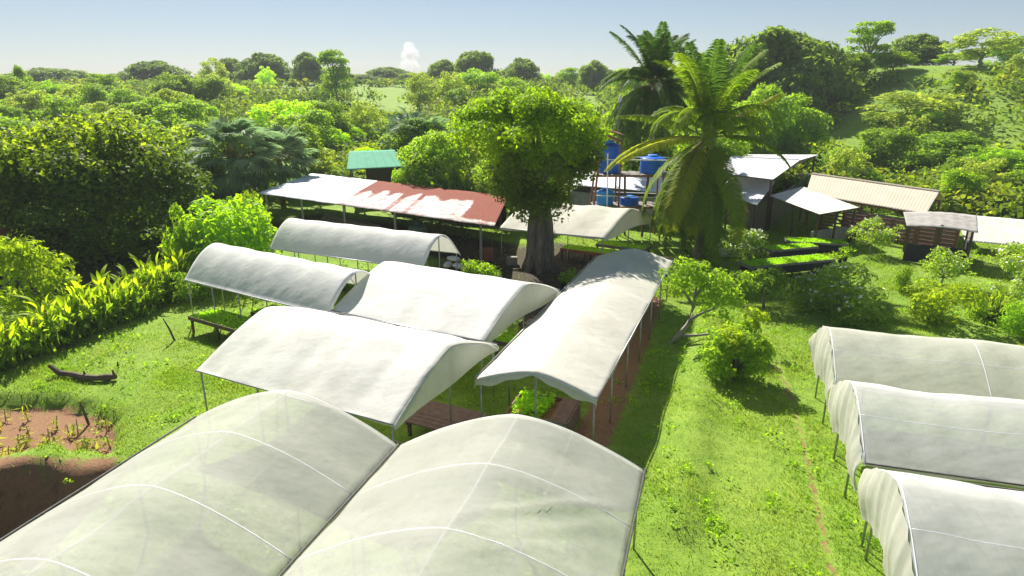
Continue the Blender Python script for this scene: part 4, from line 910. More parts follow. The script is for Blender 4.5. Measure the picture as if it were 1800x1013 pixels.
for k in range(9):
    a = k * 0.75; c_ = (0.32 * math.cos(a), 0.32 * math.sin(a), 6.55 - 0.12 * (k % 3)); m.lathe((c_[0], c_[1], c_[2] - 0.14), [(0.03, 0), (0.10, 0.05), (0.125, 0.13), (0.10, 0.22), (0.03, 0.27)], 8)
child('coconut_cluster', m.mesh('coconut_cluster', M['coconut'], True), cp)
# taller palm behind
Yr = 52.0; xr = gx(1150, Yr, 150); zr = at_y(1150, 146, Yr).z
rp = thing('tall_palm', 'tall darker palm behind the coconut palm, above the water tower', 'palm', (xr, Yr, gz(xr, Yr))); ring_trunk(rp, zr, 0.24, 0.17, (0.1, 0))
sp = []
for k in range(14): sp.append((k * 26 + rg.uniform(-8, 8), rg.uniform(60, 84), rg.uniform(0, 40), rg.uniform(4.0, 5.2), 0.85, 0.7, 'lf_royal', 300 + k, 0.8))
for k in range(16): sp.append((k * 22 + rg.uniform(-8, 8), rg.uniform(20, 50), rg.uniform(-70, -40), rg.uniform(4.2, 5.2), 0.85, 1.0, 'lf_royal', 320 + k, 0.8))
for k in range(26): sp.append((k * 14 + rg.uniform(-8, 8), rg.uniform(-50, 15), rg.uniform(-92, -80), rg.uniform(4.2, 5.8), 0.9, 0.8, 'lf_royal', 340 + k, 1.1))
palm_crown(rp, zr - 0.1, sp)
plant_px('dark_tree', 1125, 165, 150, 57.0, 'dark tree under the tall palm behind the water tower', 'tree', None, 'tree')
# bird on the side of the dark palm
bp = at_y(1089, 180, 48.0); bd = thing('white_bird', 'small white bird perched on a bare pole left of the palms', 'bird', bp)
m = MB(); m.tube([(bp.x - 0.02, bp.y, bp.z - 0.05), (bp.x, bp.y, bp.z + 0.12), (bp.x + 0.05, bp.y, bp.z + 0.3), (bp.x + 0.06, bp.y, bp.z + 0.42), (bp.x + 0.02, bp.y, bp.z + 0.5)], [0.04, 0.12, 0.13, 0.06, 0.05], 8); m.build('bird_body', M['petal'], bd, True)
m = MB(); m.tube([(bp.x, bp.y, bp.z + 0.5), (bp.x - 0.13, bp.y, bp.z + 0.47)], [0.02, 0.004], 5); m.build('beak', M['coconut'], bd)
pl_ = MB(); pl_.tube([(bp.x, bp.y, gz(bp.x, bp.y) - 0.3), (bp.x + 0.02, bp.y, bp.z)], 0.05, 6); tag(pl_.build('bare_pole', M['greywood']), 'thin bare pole left of the palms with a bird on top', 'pole')
# fan palms
def fan_mesh(seed, Rf, nseg=26):
    rg = np.random.default_rng(seed); V, Fq = [], []
    for k in range(nseg):
        a = R(-125 + 250 * (k + 0.5) / nseg); da = R(250 / nseg) * 0.55; l = Rf * rg.uniform(0.85, 1.05) * (1 - 0.15 * abs(a) / 2.2)
        def pt(rr, aa, z): return (rr * math.cos(aa), rr * math.sin(aa), z)
        o = len(V); V += [(0, 0, 0), pt(l * 0.55, a - da, 0.05), pt(l * 0.55, a + da, -0.02), pt(l, a, -0.28 * Rf * rg.uniform(0.3, 1.3))]; Fq += [(o, o + 1, o + 3, o + 2)]
    return mesh_np('fan_leaf', V, Fq, M['lf_fan'])
FANS = [fan_mesh(k, 0.95) for k in range(3)]
def fan_palm(px, pt, Y, label, n=46, Rc=2.4, skirt=True):
    p = at_y(px, pt, Y); g0 = gz(p.x, Y); h = p.z - g0 - Rc * 0.75
    t = thing('fan_palm', label, 'palm', (p.x, Y, g0), 'grey-green fan palms behind the shed'); m = MB(); m.tube([(0, 0, -0.3), (0.05, 0, h)], [0.24, 0.18], 8); child('trunk', m.mesh('trunk', M['bark'], True), t)
    st = MB()
    for k in range(n):
        e = R(rnd.uniform(-75, 85)) if skirt else R(rnd.uniform(-20, 85)); a = rnd.uniform(0, 6.28); l = Rc * rnd.uniform(0.45, 0.75) * (0.8 + 0.3 * math.cos(e)); q = Vector((l * math.cos(e) * math.cos(a), l * math.cos(e) * math.sin(a), h + l * math.sin(e)))
        st.tube([(0, 0, h), tuple(q)], 0.02, 4, False)
        child('fan_leaf', FANS[k % 3], t, q, (rnd.uniform(-0.3, 0.3), -e * 0.75 + rnd.uniform(-0.2, 0.2), a), Rc / 2.4 * rnd.uniform(0.9, 1.25))
    child('petioles', st.mesh('petioles', M['frondstalk']), t)
fan_palm(402, 212, 49.0, 'large grey-green fan palm above the yellow-green bush', 100, 3.4)
fan_palm(484, 226, 54.0, 'smaller fan palm just right of the large grey-green one', 80, 2.8)
fan_palm(730, 198, 66.0, 'grey-green fan palm behind the green roof', 90, 3.8)

# ------------------------------------------------------------------ skyline and middle-distance trees
for px, pt, w, Y, kind, lab in (
    (75, 122, 120, 230, 'dome_tree', 'hazy dome-shaped tree on the skyline far left'), (272, 111, 122, 225, 'dome_tree', 'wide dome-shaped tree alone on the left skyline'), (460, 98, 95, 230, 'dome_tree', 'tall dome tree on the skyline left of the irregular tree'), (537, 98, 62, 225, 'dome_tree', 'small dark dome tree right beside the irregular tree'),
    (403, 107, 64, 245, 'dome_tree', 'hazy dome tree behind the pale brownish one'), (838, 97, 100, 215, 'dome_tree', 'tallest dome tree on the skyline above the big feathery tree'), (915, 107, 84, 205, 'dome_tree', 'flat dark tree at the right end of the centre skyline group'), (782, 110, 70, 225, 'dome_tree', 'pale dome tree at the left end of the centre skyline group'),
    (682, 121, 90, 290, 'dome_tree', 'faint distant trees below the little cloud'), (1045, 113, 66, 190, 'dome_tree', 'dark tree on the skyline left of the tall palm'), (1000, 122, 50, 200, 'broad_tree', 'small tree on the skyline right of the centre group'),
    (586, 90, 74, 150, 'tier_tree', 'tall irregular tree rising above the bright field'), (372, 109, 56, 190, 'pale_tree', 'pale brownish tree on the left skyline'), (178, 130, 70, 150, 'tier_tree', 'sparse layered tree rising over the left thicket'), (32, 122, 26, 140, 'broad_tree', 'narrow dark tree near the left edge skyline'),
    (500, 182, 150, 88, 'yellow_tree', 'bright yellow-green tree with puffy crown above the fan palms'), (840, 122, 84, 150, 'lime_tree', 'flat bright tree just above the big feathery crown'), (735, 134, 60, 135, 'pale_tree', 'small tree standing at the edge of the bright field'), (462, 122, 44, 200, 'yellow_tree', 'bright yellow tree in front of the tall dome tree'), (560, 150, 50, 170, 'dark_shrub', 'dark bush in the bright field'),
    (1368, 64, 230, 98, 'dome_tree', 'wide dome tree on the hill right of the coconut palm'), (1437, 82, 70, 100, 'dark_tree', 'round dark tree on the hill right of the wide dome tree'), (1535, 38, 92, 104, 'tier_tree', 'tall tiered tree standing highest on the hill crest'), (1620, 66, 130, 118, 'dome_tree', 'flat umbrella tree on the crest right of the tiered tree'), (1735, 58, 125, 100, 'pale_tree', 'pale spreading tree on the hill near the right edge'), (1502, 95, 70, 100, 'dark_tree', 'dark tree left of the tiered tree on the hill'), (1575, 92, 80, 104, 'dark_tree', 'dark tree below the umbrella tree on the crest'),
    (1300, 95, 80, 100, 'broad_tree', 'broad tree on the hill just right of the palm crown'), (1790, 70, 110, 112, 'broad_tree', 'green tree on the crest cut by the right edge'), (1610, 166, 170, 80, 'pale_tree', 'large olive bush-like tree alone on the hill slope'), (1410, 130, 90, 92, 'tier_tree', 'layered pale tree below the wide dome tree'), (1680, 95, 80, 108, 'broad_tree', 'green tree between the umbrella and the pale tree'),
    (1775, 140, 90, 92, 'broad_tree', 'leafy tree on the slope near the right edge'), (1680, 240, 160, 64, 'broad_tree', 'broad tree at the foot of the hill behind the barn'), (1560, 225, 110, 66, 'dark_tree', 'dark tree behind the beige barn roof'), (1405, 215, 100, 74, 'lime_tree', 'lime green tree on the slope behind the white gable'), (1400, 175, 120, 74, 'broad_tree', 'bushy tree behind the white gabled roof'), (1780, 265, 140, 58, 'lime_tree', 'bright leafy tree behind the low white shed'), (1340, 160, 110, 72, 'broad_tree', 'tree right behind the coconut palm crown')):
    plant_px(kind, px, pt, w, Y, lab, 'tree', None, 'tree')

for k in range(34):
    px = 15 + k * 32 + rnd.uniform(-14, 14); Y = rnd.uniform(250, 285)
    if 660 < px < 700: continue
    plant_px(('dome_tree', 'dark_tree', 'broad_tree')[k % 3], px, rnd.uniform(124, 136), rnd.uniform(46, 80), Y, 'small hazy tree in the far tree line along the skyline', 'tree', 'trees of the far skyline row', 'tree')
# fill: sea of trees, shrubs and palms behind the farm
FIELD = [np.array([(440, 158), (640, 152), (760, 158), (770, 186), (690, 192), (600, 178), (450, 176)], float), np.array([(985, 150), (1070, 150), (1070, 200), (1000, 200)], float), np.array([(1440, 262), (1480, 205), (1560, 152), (1640, 120), (1670, 150), (1610, 164), (1545, 205), (1520, 262)], float), np.array([(1680, 180), (1800, 185), (1800, 262), (1710, 250)], float)]
def pin(P, x, y):
    ins = False; n = len(P); x1, y1 = P[-1]
    for x0, y0 in P:
        if (y0 > y) != (y1 > y) and x < (x1 - x0) * (y - y0) / (y1 - y0) + x0: ins = not ins
        x1, y1 = x0, y0
    return ins
FIELDL = [[tuple(map(float, q)) for q in P] for P in FIELD]
def in_open(px, py): return any(pin(P, px, py) for P in FIELDL)
KEEP = [np.array(P, float) for P in ([(-20, 47), (-1, 33.5), (2.5, 44), (-17, 59)], [(-15.5, 52.5), (-8, 54.5), (-10, 62.5), (-15.5, 61)], [(3, 46), (12, 41), (16, 51), (6, 57)], [(12, 43), (22, 37), (34, 44), (26, 54), (14, 51)], [(26, 39), (38, 31), (42, 37), (29, 44)], [(-3, 33), (10, 33), (12, 46), (-1, 46)], [(-20, 50), (-5, 42), (-3, 47), (-13, 55), (-20, 58)])]
KEEPL = [[tuple(map(float, q)) for q in P] for P in KEEP]
def blocked(x, y, r_=0): return any(pin(P, x + a, y + b) for P in KEEPL for a, b in ((0, 0), (r_, 0), (-r_, 0), (0, r_), (0, -r_)))
SKY = [(0, 138), (330, 134), (560, 136), (700, 134), (760, 130), (960, 132), (1070, 126), (1300, 112), (1420, 108), (1640, 122), (1800, 95)]
def skylim(px): return float(np.interp(px, [a for a, b in SKY], [b for a, b in SKY]))
fill_kinds = [('broad_tree', 3.5, 6.5, 'leafy green tree'), ('dark_tree', 3.5, 6.5, 'dark green tree'), ('pale_tree', 3.5, 6.0, 'olive green tree'), ('lime_tree', 3.0, 5.5, 'light green tree'), ('yellow_tree', 2.6, 4.2, 'yellow-green tree'), ('bronze_shrub', 1.8, 3.2, 'bronze-green shrub'), ('shrub', 1.6, 3.0, 'green shrub'), ('lime_shrub', 1.6, 3.0, 'bright green shrub')]
wts = [26, 8, 18, 18, 6, 8, 10, 10]
LANDMARK = [('huge dense dark tree', 190, 250), ('large fan palm', 400, 250), ('fan palm behind the green roof', 730, 240), ('green roof', 690, 285), ('bright yellow-green puffy tree', 500, 205), ('tall irregular tree', 586, 130), ('bright field', 640, 165), ('wide dome tree on the left skyline', 272, 130), ('big feathery tree', 900, 220), ('little cloud', 720, 120), ('tall dark palm', 1150, 150), ('coconut palm', 1245, 200), ('wide dome tree on the hill', 1368, 110), ('tall tiered tree on the crest', 1535, 80), ('grassy strip on the hill', 1560, 170), ('large olive bush on the slope', 1590, 200), ('beige barn roof', 1540, 310), ('white gabled roof', 1350, 270), ('pale spreading tree near the right edge', 1735, 90), ('low white shed', 1760, 360), ('hazy dome tree far left', 75, 150), ('flat dark tree of the centre skyline', 915, 130), ('water tower', 1080, 270), ('bare grass on the right slope', 1750, 220), ('white end of the long shed', 520, 320)]
FILL = []
cnt = 0; tries = 0
while cnt < 300 and tries < 16000:
    tries += 1
    Y = 50 + 200 * rnd.random() ** 1.25; px = rnd.uniform(-60, 1860); x = gx(px, Y, 190)
    if blocked(x, Y, 1.5): continue
    kd, h0, h1, nm = rnd.choices(fill_kinds, wts)[0]; h = rnd.uniform(h0, h1) * (1 + 0.6 * ss(90, 200, Y)) * (0.68 if x / Y > 0.33 and Y < 105 else 1.0); w = h * rnd.uniform(0.95, 1.35)
    if x / Y > 0.36 and Y > 60 and rnd.random() < 0.62: continue
    g0 = gz(x, Y); b = proj((x, Y, g0)); tp = proj((x, Y, g0 + h * 0.96))
    if tp[1] < skylim(tp[0]): continue
    mid = (b[1] + tp[1]) / 2
    hw = w * 0.42 * FPX / Y
    if any(in_open(tp[0] + k_ * hw, yy) for k_ in (-1, -0.4, 0.4, 1) for yy in (b[1], mid, (tp[1] + mid) / 2, tp[1])): continue
    cx_, cy_ = tp[0], (b[1] + tp[1]) / 2
    lm_, lx, ly = min(LANDMARK, key=lambda q: math.hypot(q[1] - cx_, 1.6 * (q[2] - cy_)))
    dx_, dy_ = cx_ - lx, 1.6 * (cy_ - ly); rel = ('right of' if dx_ > 0 else 'left of') if abs(dx_) > abs(dy_) else ('below' if dy_ > 0 else 'above')
    FILL.append((plant(kd, x, Y, h, w, '', 'shrub' if 'shrub' in kd else 'tree', None, 'shrub' if 'shrub' in kd else 'tree'), nm, rel, lm_, abs(dx_) + abs(dy_), h)); cnt += 1
by = {}
for it in FILL: by.setdefault(it[1:4], []).append(it)
for (nm, rel, lm_), L_ in by.items():
    L_.sort(key=lambda q: q[4])
    for i_, it in enumerate(L_):
        if len(L_) == 1: lb = f'{nm} {rel} the {lm_}'
        elif i_ == 0: lb = f'{nm} {rel} the {lm_}, closest to it'
        elif i_ == len(L_) - 1 and len(L_) > 2: lb = f'{nm} {rel} the {lm_}, farthest from it'
        elif i_ == 1: lb = f'{nm} {rel} the {lm_}, second from it'
        else: lb = f'{nm} {rel} the {lm_}, in between'
        it[0]['label'] = lb; it[0]['group'] = f'{nm}s {rel} the {lm_}'
# undergrowth as one mass
rgx = np.random.default_rng(500); Vs, Fs, Ts = [], [], []; off = 0; made = 0
while made < 7500:
    Y = 47 + 240 * rgx.random() ** 1.3; px = rgx.uniform(-120, 1920); x = gx(px, Y, 200)
    if blocked(x, Y, 0.8) or (Y < 56 and -6 < x < 3): continue
    if x / Y > 0.36 and Y > 62 and rgx.random() < 0.6: continue
    g0 = gz(x, Y); r_ = rgx.uniform(0.7, 2.3) * (1 + Y / 160); b = proj((x, Y, g0)); tp = proj((x, Y, g0 + r_ * 1.1))
    if in_open(*b) or in_open(*tp): continue
    if tp[1] < skylim(tp[0]): continue
    nb = 4; bl = [(x + rgx.normal(0, r_ * 0.45), Y + rgx.normal(0, r_ * 0.45), g0 + r_ * rgx.uniform(0.2, 0.55), r_ * rgx.uniform(0.4, 0.65), 0.85) for _ in range(nb)]
    lf = 0.20 + 0.0024 * Y; p, nn = crown_pts(rgx, bl, 26 / (r_ * r_ * 0.28) * 1.0, under=0.3); v, f = leaf_quads(rgx, p, nn, lf * 1.3, lf * 0.75)
    Vs.append(v); Fs.append(f + off); off += len(v); Ts.append(np.full(len(v), np.clip(rgx.normal(0.42, 0.24), 0, 1))); made += 1
me = mesh_np('undergrowth', np.concatenate(Vs), np.concatenate(Fs), M['thicket']); fattr(me, 'tint', np.concatenate(Ts))
o = bpy.data.objects.new('undergrowth', me); COL.objects.link(o); o['kind'] = 'stuff'; o['label'] = 'mixed green undergrowth filling the land behind the farm'; o['category'] = 'undergrowth'

# ------------------------------------------------------------------ beds, tables and small things
def seed_mesh(seed, L, W, n, leaf=0.09, hgt=0.12):
    rg = np.random.default_rng(seed); p = np.stack([rg.uniform(-L / 2, L / 2, n), rg.uniform(-W / 2, W / 2, n), rg.uniform(0.0, hgt, n)], 1)
    v, f = leaf_quads(rg, p, rg.normal(size=p.shape) * 0.6 + np.array([0, 0, 0.8]), leaf, leaf * 0.5); return mesh_np('seedlings', v, f, M['lf_seed'])
def bench(label, c, L, W, rz, h=0.75, green=True, side='wood', group=None, name='seedling_bench', n=None, skirt=False):
    g0 = gz(c[0], c[1]); t = thing(name, label, 'bench', (c[0], c[1], g0), group); t.rotation_euler = (0, 0, rz)
    m = MB(); m.box((0, 0, h - 0.03), (L, W, 0.05)); child('bench_top', m.mesh('bench_top', M['soil'] if green else M['greywood']), t)
    for sy in (-1, 1):
        m = MB(); m.box((0, sy * (W / 2 + 0.02), h), (L + 0.08, 0.035, 0.16)); child('side_board', m.mesh('side_board', M[side]), t)
    for sx in (-1, 1):
        m = MB(); m.box((sx * (L / 2 + 0.02), 0, h), (0.035, W - 0.005, 0.16)); child('end_board', m.mesh('end_board', M[side]), t)
    k = max(2, int(L / 1.2) + 1)
    for i in range(k):
        for sy in (-1, 1):
            m = MB(); m.box((-L / 2 + 0.06 + (L - 0.12) * i / (k - 1), sy * (W / 2 - 0.06), h / 2 - 0.08), (0.08, 0.08, h + 0.06)); child('leg', m.mesh('leg', M['wood']), t)
    if skirt:
        for sy in (-1, 1):
            m = MB(); m.box((0, sy * (W / 2 + 0.045), h - 0.24), (L * 0.97, 0.012, 0.4)); child('cloth_skirt', m.mesh('cloth_skirt', M['darktarp']), t)
    if green: o = child('seedlings', seed_mesh(int(L * 100 + W * 10), L, W, n or int(L * W * 800)), t, (0, 0, h)); o['kind'] = 'stuff'
    return t
a31 = R(-31)
bench('green seedling bench in the sun before the low tunnel roof', (-11.55, 24.95), 3.4, 1.15, a31, 0.75)
bench('seedling bench in shade under the low tunnel roof', (-8.6, 24.9), 4.5, 1.1, a31, 0.75)
bench('seedling bench under the narrow tunnel roof, mossy front', (-7.0, 31.1), 5.5, 1.2, R(-25), 0.75)
bench('bright seedling bench under the left end of the narrow tunnel', (-11.6, 32.9), 2.2, 1.3, R(-25), 0.7)
bench('long seedling bench in the gap between two white roofs', (-4.1, 22.4), 4.6, 1.2, R(-28), 0.7)
bench('bright green seedling bench between the white roof and the long roof', (0.35, 22.6), 1.8, 0.9, R(-28), 0.75)
bench('empty wooden bench frame right of the bright seedling bench', (1.4, 24.0), 2.0, 0.9, R(-28), 0.8, False)
for k, (x_, y_, lab) in enumerate(((4.4, 36.6, 'seedling bench under the cream roof near the trunk'), (6.6, 37.8, 'seedling bench under the open end of the cream roof'), (7.3, 34.6, 'wooden bench beside the far end of the long roof'))):
    bench(lab, (x_, y_), 3.0, 1.0, R(-28), 0.7, k != 2, 'brick' if k == 0 else 'greywood')
bench('long grass-topped bench on the right lawn behind the dark little tree', (14.7, 33.8), 5.2, 1.1, R(17), 0.75, True, 'greywood', skirt=True)
bench('grass-topped bench on the right lawn, farther from the camera', (16.3, 37.4), 3.2, 1.0, R(17), 0.7, True, 'greywood', skirt=True)
bench('grass-topped bench beside the dirty cream lean-to', (18.6, 37.4 + 1.7), 3.4, 1.1, R(-12), 0.6, True, 'greywood', skirt=True)
# brown ribbed bed
t = thing('ribbed_bed', 'low bed of brown boards next to the white net roof corner', 'bed', (-1.95, 17.3, 0)); t.rotation_euler = (0, 0, R(-25))
for k in range(8):
    m = MB(); m.box((0, -0.62 + k * 0.18, 0.52 - 0.012 * abs(k - 3.5)), (1.9, 0.15, 0.05), 0, 0.15); child('board', m.mesh('board', M['corrug']), t, (0.01 * (k % 3), 0, 0))
for sx in (-0.9, 0.9):
    for sy in (-0.6, 0.6):
        m = MB(); m.box((sx, sy, 0.22), (0.09, 0.09, 0.5)); child('leg', m.mesh('leg', M['wood']), t)
for sx in (-0.97, 0.97):
    m = MB(); m.box((sx, 0, 0.44), (0.05, 1.4, 0.14)); child('end_board', m.mesh('end_board', M['greywood']), t)
t = thing('planter_box', 'wooden planter box with leafy plants at the end of the soil path', 'planter', (0.95, 17.8, 0)); t.rotation_euler = (0, 0, R(-20))
for sy in (-0.75, 0.75):
    for k in range(3):
        m = MB(); m.box((0, sy, 0.1 + k * 0.2), (1.9, 0.05, 0.185)); child('side_board', m.mesh('side_board', M['greywood' if sy < 0 else 'corrug']), t)
for sx in (-0.95, 0.95):
    for k in range(3):
        m = MB(); m.box((sx, 0, 0.1 + k * 0.2), (0.05, 1.44, 0.185)); child('end_board', m.mesh('end_board', M['corrug']), t)
m = MB(); m.box((0, 0, 0.24), (1.84, 1.44, 0.46)); child('soil_fill', m.mesh('soil_fill', M['soil']), t)
m = MB(); m.box((0.66, 0, 0.585), (0.5, 1.5, 0.03)); child('cover_board', m.mesh('cover_board', M['corrug']), t)
o = child('seedlings', seed_mesh(77, 1.0, 1.3, 500, 0.17, 0.35), t, (-0.3, 0, 0.47)); o['kind'] = 'stuff'
t = thing('small_bed', 'small mossy bed in the gap between the near net roofs', 'bed', (-2.75, 15.55, 0)); t.rotation_euler = (0, 0, R(-22))
for sy in (-0.35, 0.35):
    m = MB(); m.box((0, sy, 0.2), (1.5, 0.06, 0.4)); child('side_board', m.mesh('side_board', M['greywood']), t)
for sx in (-0.75, 0.75):
    m = MB(); m.box((sx, 0, 0.2), (0.06, 0.63, 0.4)); child('end_board', m.mesh('end_board', M['greywood']), t)
m = MB(); m.box((0, 0, 0.17), (1.43, 0.63, 0.34)); child('soil_fill', m.mesh('soil_fill', M['soil']), t)
o = child('seedlings', seed_mesh(78, 1.4, 0.6, 420, 0.08, 0.1), t, (0, 0, 0.34)); o['kind'] = 'stuff'
# log, stakes, tray
def zat(x, y, d=0): return gz(x, y) + d
m = MB(); pts = []
for k in range(9):
    q = k / 8; x_ = lerp(-16.4, -13.8, q); y_ = lerp(21.25, 20.75, q) + 0.08 * math.sin(q * 7); pts.append((x_, y_, zat(x_, y_, 0.14 + (0.28 if k == 0 else 0))))
m.tube(pts, [0.07, 0.11, 0.10, 0.12, 0.11, 0.12, 0.10, 0.13, 0.08], 8)
for q, hh in ((1.0, 0.42), (0.55, 0.36)):
    x_ = lerp(-16.4, -13.8, q); y_ = lerp(21.25, 20.75, q); m.tube([(x_, y_, zat(x_, y_, 0.1)), (x_ - 0.05, y_, zat(x_, y_, hh))], [0.06, 0.03], 6)
tag(m.build('fallen_branch', M['wood']), 'dark fallen branch lying on the lawn at the left', 'branch')
for (px, py, hh, ln, lab) in ((308, 598, 0.95, -0.35, 'leaning dark stake standing alone on the left lawn'), (152, 725, 0.8, -0.15, 'thin stick on the lawn above the soil patch'), (208, 648, 0.25, 0.02, 'short dark stump stub on the left lawn')):
    q = at(px, py, 0); m = MB(); g0 = zat(q.x, q.y); m.tube([(q.x, q.y, g0 - 0.1), (q.x + ln * 0.5, q.y, g0 + hh * 0.55), (q.x + ln, q.y, g0 + hh)], [0.045, 0.04, 0.02], 6); tag(m.build('stake', M['wood']), lab, 'stake')
q = at(1275, 440, 0.35); tr = thing('wash_trough', 'shiny pale trough on the lawn right of the palm', 'trough', (q.x, q.y, gz(q.x, q.y)))
m = MB()
for z0, s0 in ((0.0, 0.8), (0.38, 1.0)): m.add([(q.x + sx * 0.75 * s0, q.y + sy * 0.35 * s0, z0) for sx, sy in ((-1, -1), (1, -1), (1, 1), (-1, 1))], [])
m.f += [(3, 2, 1, 0), (0, 1, 5, 4), (1, 2, 6, 5), (2, 3, 7, 6), (3, 0, 4, 7)]; m.build('trough_body', M['white_sheet'], tr)
m = MB(); m.box((q.x, q.y, 0.3), (1.36, 0.6, 0.02)); m.build('water', M['tin'], tr)
# cut stalks on the soil patch
rg = np.random.default_rng(600); k = 0
while k < 46:
    x_ = rg.uniform(-18, -11.6); y_ = rg.uniform(15.7, 19.0)
    if poly_sd(SOIL, np.array([x_]), np.array([y_]))[0] > -0.35: continue
    k += 1; g0 = zat(x_, y_); h_ = rg.uniform(0.3, 0.65); t = thing('cut_stalk', 'dry straw coloured cut stalk on the red soil patch', 'plant', (x_, y_, g0), 'cut stalks on the soil patch')
    m = MB(); m.tube([(0, 0, -0.05), (rg.normal(0, 0.04), rg.normal(0, 0.04), h_)], [0.022, 0.014], 5); child('stem', m.mesh('stem', M['straw']), t)
    p = np.stack([rg.normal(0, 0.10, 14), rg.normal(0, 0.10, 14), rg.uniform(0.02, h_ * 0.8, 14)], 1); v, f = leaf_quads(rg, p, rg.normal(size=p.shape) * 0.8 + np.array([0, 0, 0.2]), 0.26, 0.05); child('dry_leaves', mesh_np('dry_leaves', v, f, M['lf_deadgrass']), t)
# brown roof or bank glimpsed at the far left
t = thing('clay_roofed_hut', 'small terracotta roof glimpsed under the dark tree at the left edge', 'hut', (-30, 33.6, 0))
sheet_roof(t, (-31.4, 32.6, 1.5), (-27.4, 32.9, 1.5), (-27.6, 35.4, 2.2), (-31.5, 35.1, 2.2), 'brick', 0.8, amp=0.03)
for q in ((-31.1, 32.9), (-27.8, 33.1), (-27.9, 35.1), (-31.2, 34.9)): post(t, q, 1.5 if q[1] < 34 else 2.1, 0.1)

# potted plants, and sacks around the benches and the shed
pm = MB(); pm.lathe((0, 0, 0), [(0.10, 0), (0.145, 0.26), (0.155, 0.26), (0.155, 0.29), (0.13, 0.29), (0.125, 0.25)], 12); POT = pm.mesh('pot', M['darktarp'], True)
PPL = []
for k in range(3):
    _r = np.random.default_rng(810 + k); _p = np.stack([_r.normal(0, 0.14, 90), _r.normal(0, 0.14, 90), _r.uniform(0.25, 0.75, 90)], 1); _v, _f = leaf_quads(_r, _p, _r.normal(size=_p.shape) + np.array([0, 0, 0.5]), 0.16, 0.07); PPL.append(mesh_np('pot_plant', _v, _f, M['lf_mid']))
def pots(cx, cy, nx_, ny_, rz, label, group):
    for i in range(nx_):
        for j in range(ny_):
            if rnd.random() < 0.12: continue
            x_ = cx + (i * 0.42) * math.cos(rz) - (j * 0.42) * math.sin(rz) + rnd.uniform(-0.05, 0.05); y_ = cy + (i * 0.42) * math.sin(rz) + (j * 0.42) * math.cos(rz) + rnd.uniform(-0.05, 0.05)
            t = thing('plant_pot', label, 'plant pot', (x_, y_, gz(x_, y_)), group); child('pot', POT, t, (0, 0, 0), (0, 0, 0), rnd.uniform(0.85, 1.15)); child('pot_plant', PPL[rnd.randrange(3)], t, (0, 0, 0), (0, 0, rnd.uniform(0, 6)), rnd.uniform(0.7, 1.25))['kind'] = 'stuff'
pots(5.6, 33.0, 5, 2, R(-28), 'black plant pot in the rows before the open end of the cream roof', 'pots before the cream roof')
pots(2.6, 31.6, 6, 2, R(-28), 'black plant pot in the yard between the trunk and the long roof', 'pots in the yard')
pots(-2.4, 33.2, 5, 2, R(-30), 'black plant pot beside the end post of the rusty shed', 'pots beside the shed post')
pots(17.5, 36.0, 5, 1, R(10), 'black plant pot in the row near the cream lean-to', 'pots near the lean-to')
for k, (x_, y_) in enumerate(((-3.6, 35.4), (-3.0, 35.1), (-3.3, 35.8), (-6.0, 37.6), (-6.6, 38.0))):
    m = MB(); P_ = []
    for i in range(9):
        th = math.pi * i / 8; r_ = math.sin(th) ** 0.6; P_.append([(-0.42 * math.cos(th), 0.24 * r_ * math.cos(a_), 0.15 + 0.15 * r_ * math.sin(a_)) for a_ in [2 * math.pi * q / 12 for q in range(13)]])
    m.grid(P_); o = bpy.data.objects.new('feed_sack', m.mesh('feed_sack', M['cloth_worn'], True)); COL.objects.link(o); o.location = (x_, y_, gz(x_, y_) + (0.26 if k == 2 else 0)); o.rotation_euler = (0, 0, rnd.uniform(0, 3)); tag(o, 'pale stuffed sack lying on the ground under the rusty roof', 'sack', 'sacks under the rusty roof')
# weeds in the lawn
_r = np.random.default_rng(880); Vw, Fw, ow = [], [], 0
for k in range(800):
    Yw = _r.uniform(10, 44); xw = _r.uniform(-0.8, 0.8) * Yw
    if soil_mask(np.array([xw]), np.array([Yw]))[1][0] > 0.2: continue
    n_ = int(_r.integers(10, 34)); rw = _r.uniform(0.06, 0.22); _p = np.stack([xw + _r.normal(0, rw, n_), Yw + _r.normal(0, rw, n_), gz(xw, Yw) + _r.uniform(0.03, 0.2, n_)], 1)
    _v, _f = leaf_quads(_r, _p, _r.normal(size=_p.shape) * 0.6 + np.array([0, 0, 0.8]), 0.10, 0.05); Vw.append(_v); Fw.append(_f + ow); ow += len(_v)
o = bpy.data.objects.new('lawn_weeds', mesh_np('lawn_weeds', np.concatenate(Vw), np.concatenate(Fw), M['lf_light'])); COL.objects.link(o); o['kind'] = 'stuff'; o['label'] = 'broad-leaved weeds scattered through the lawn'; o['category'] = 'weeds'
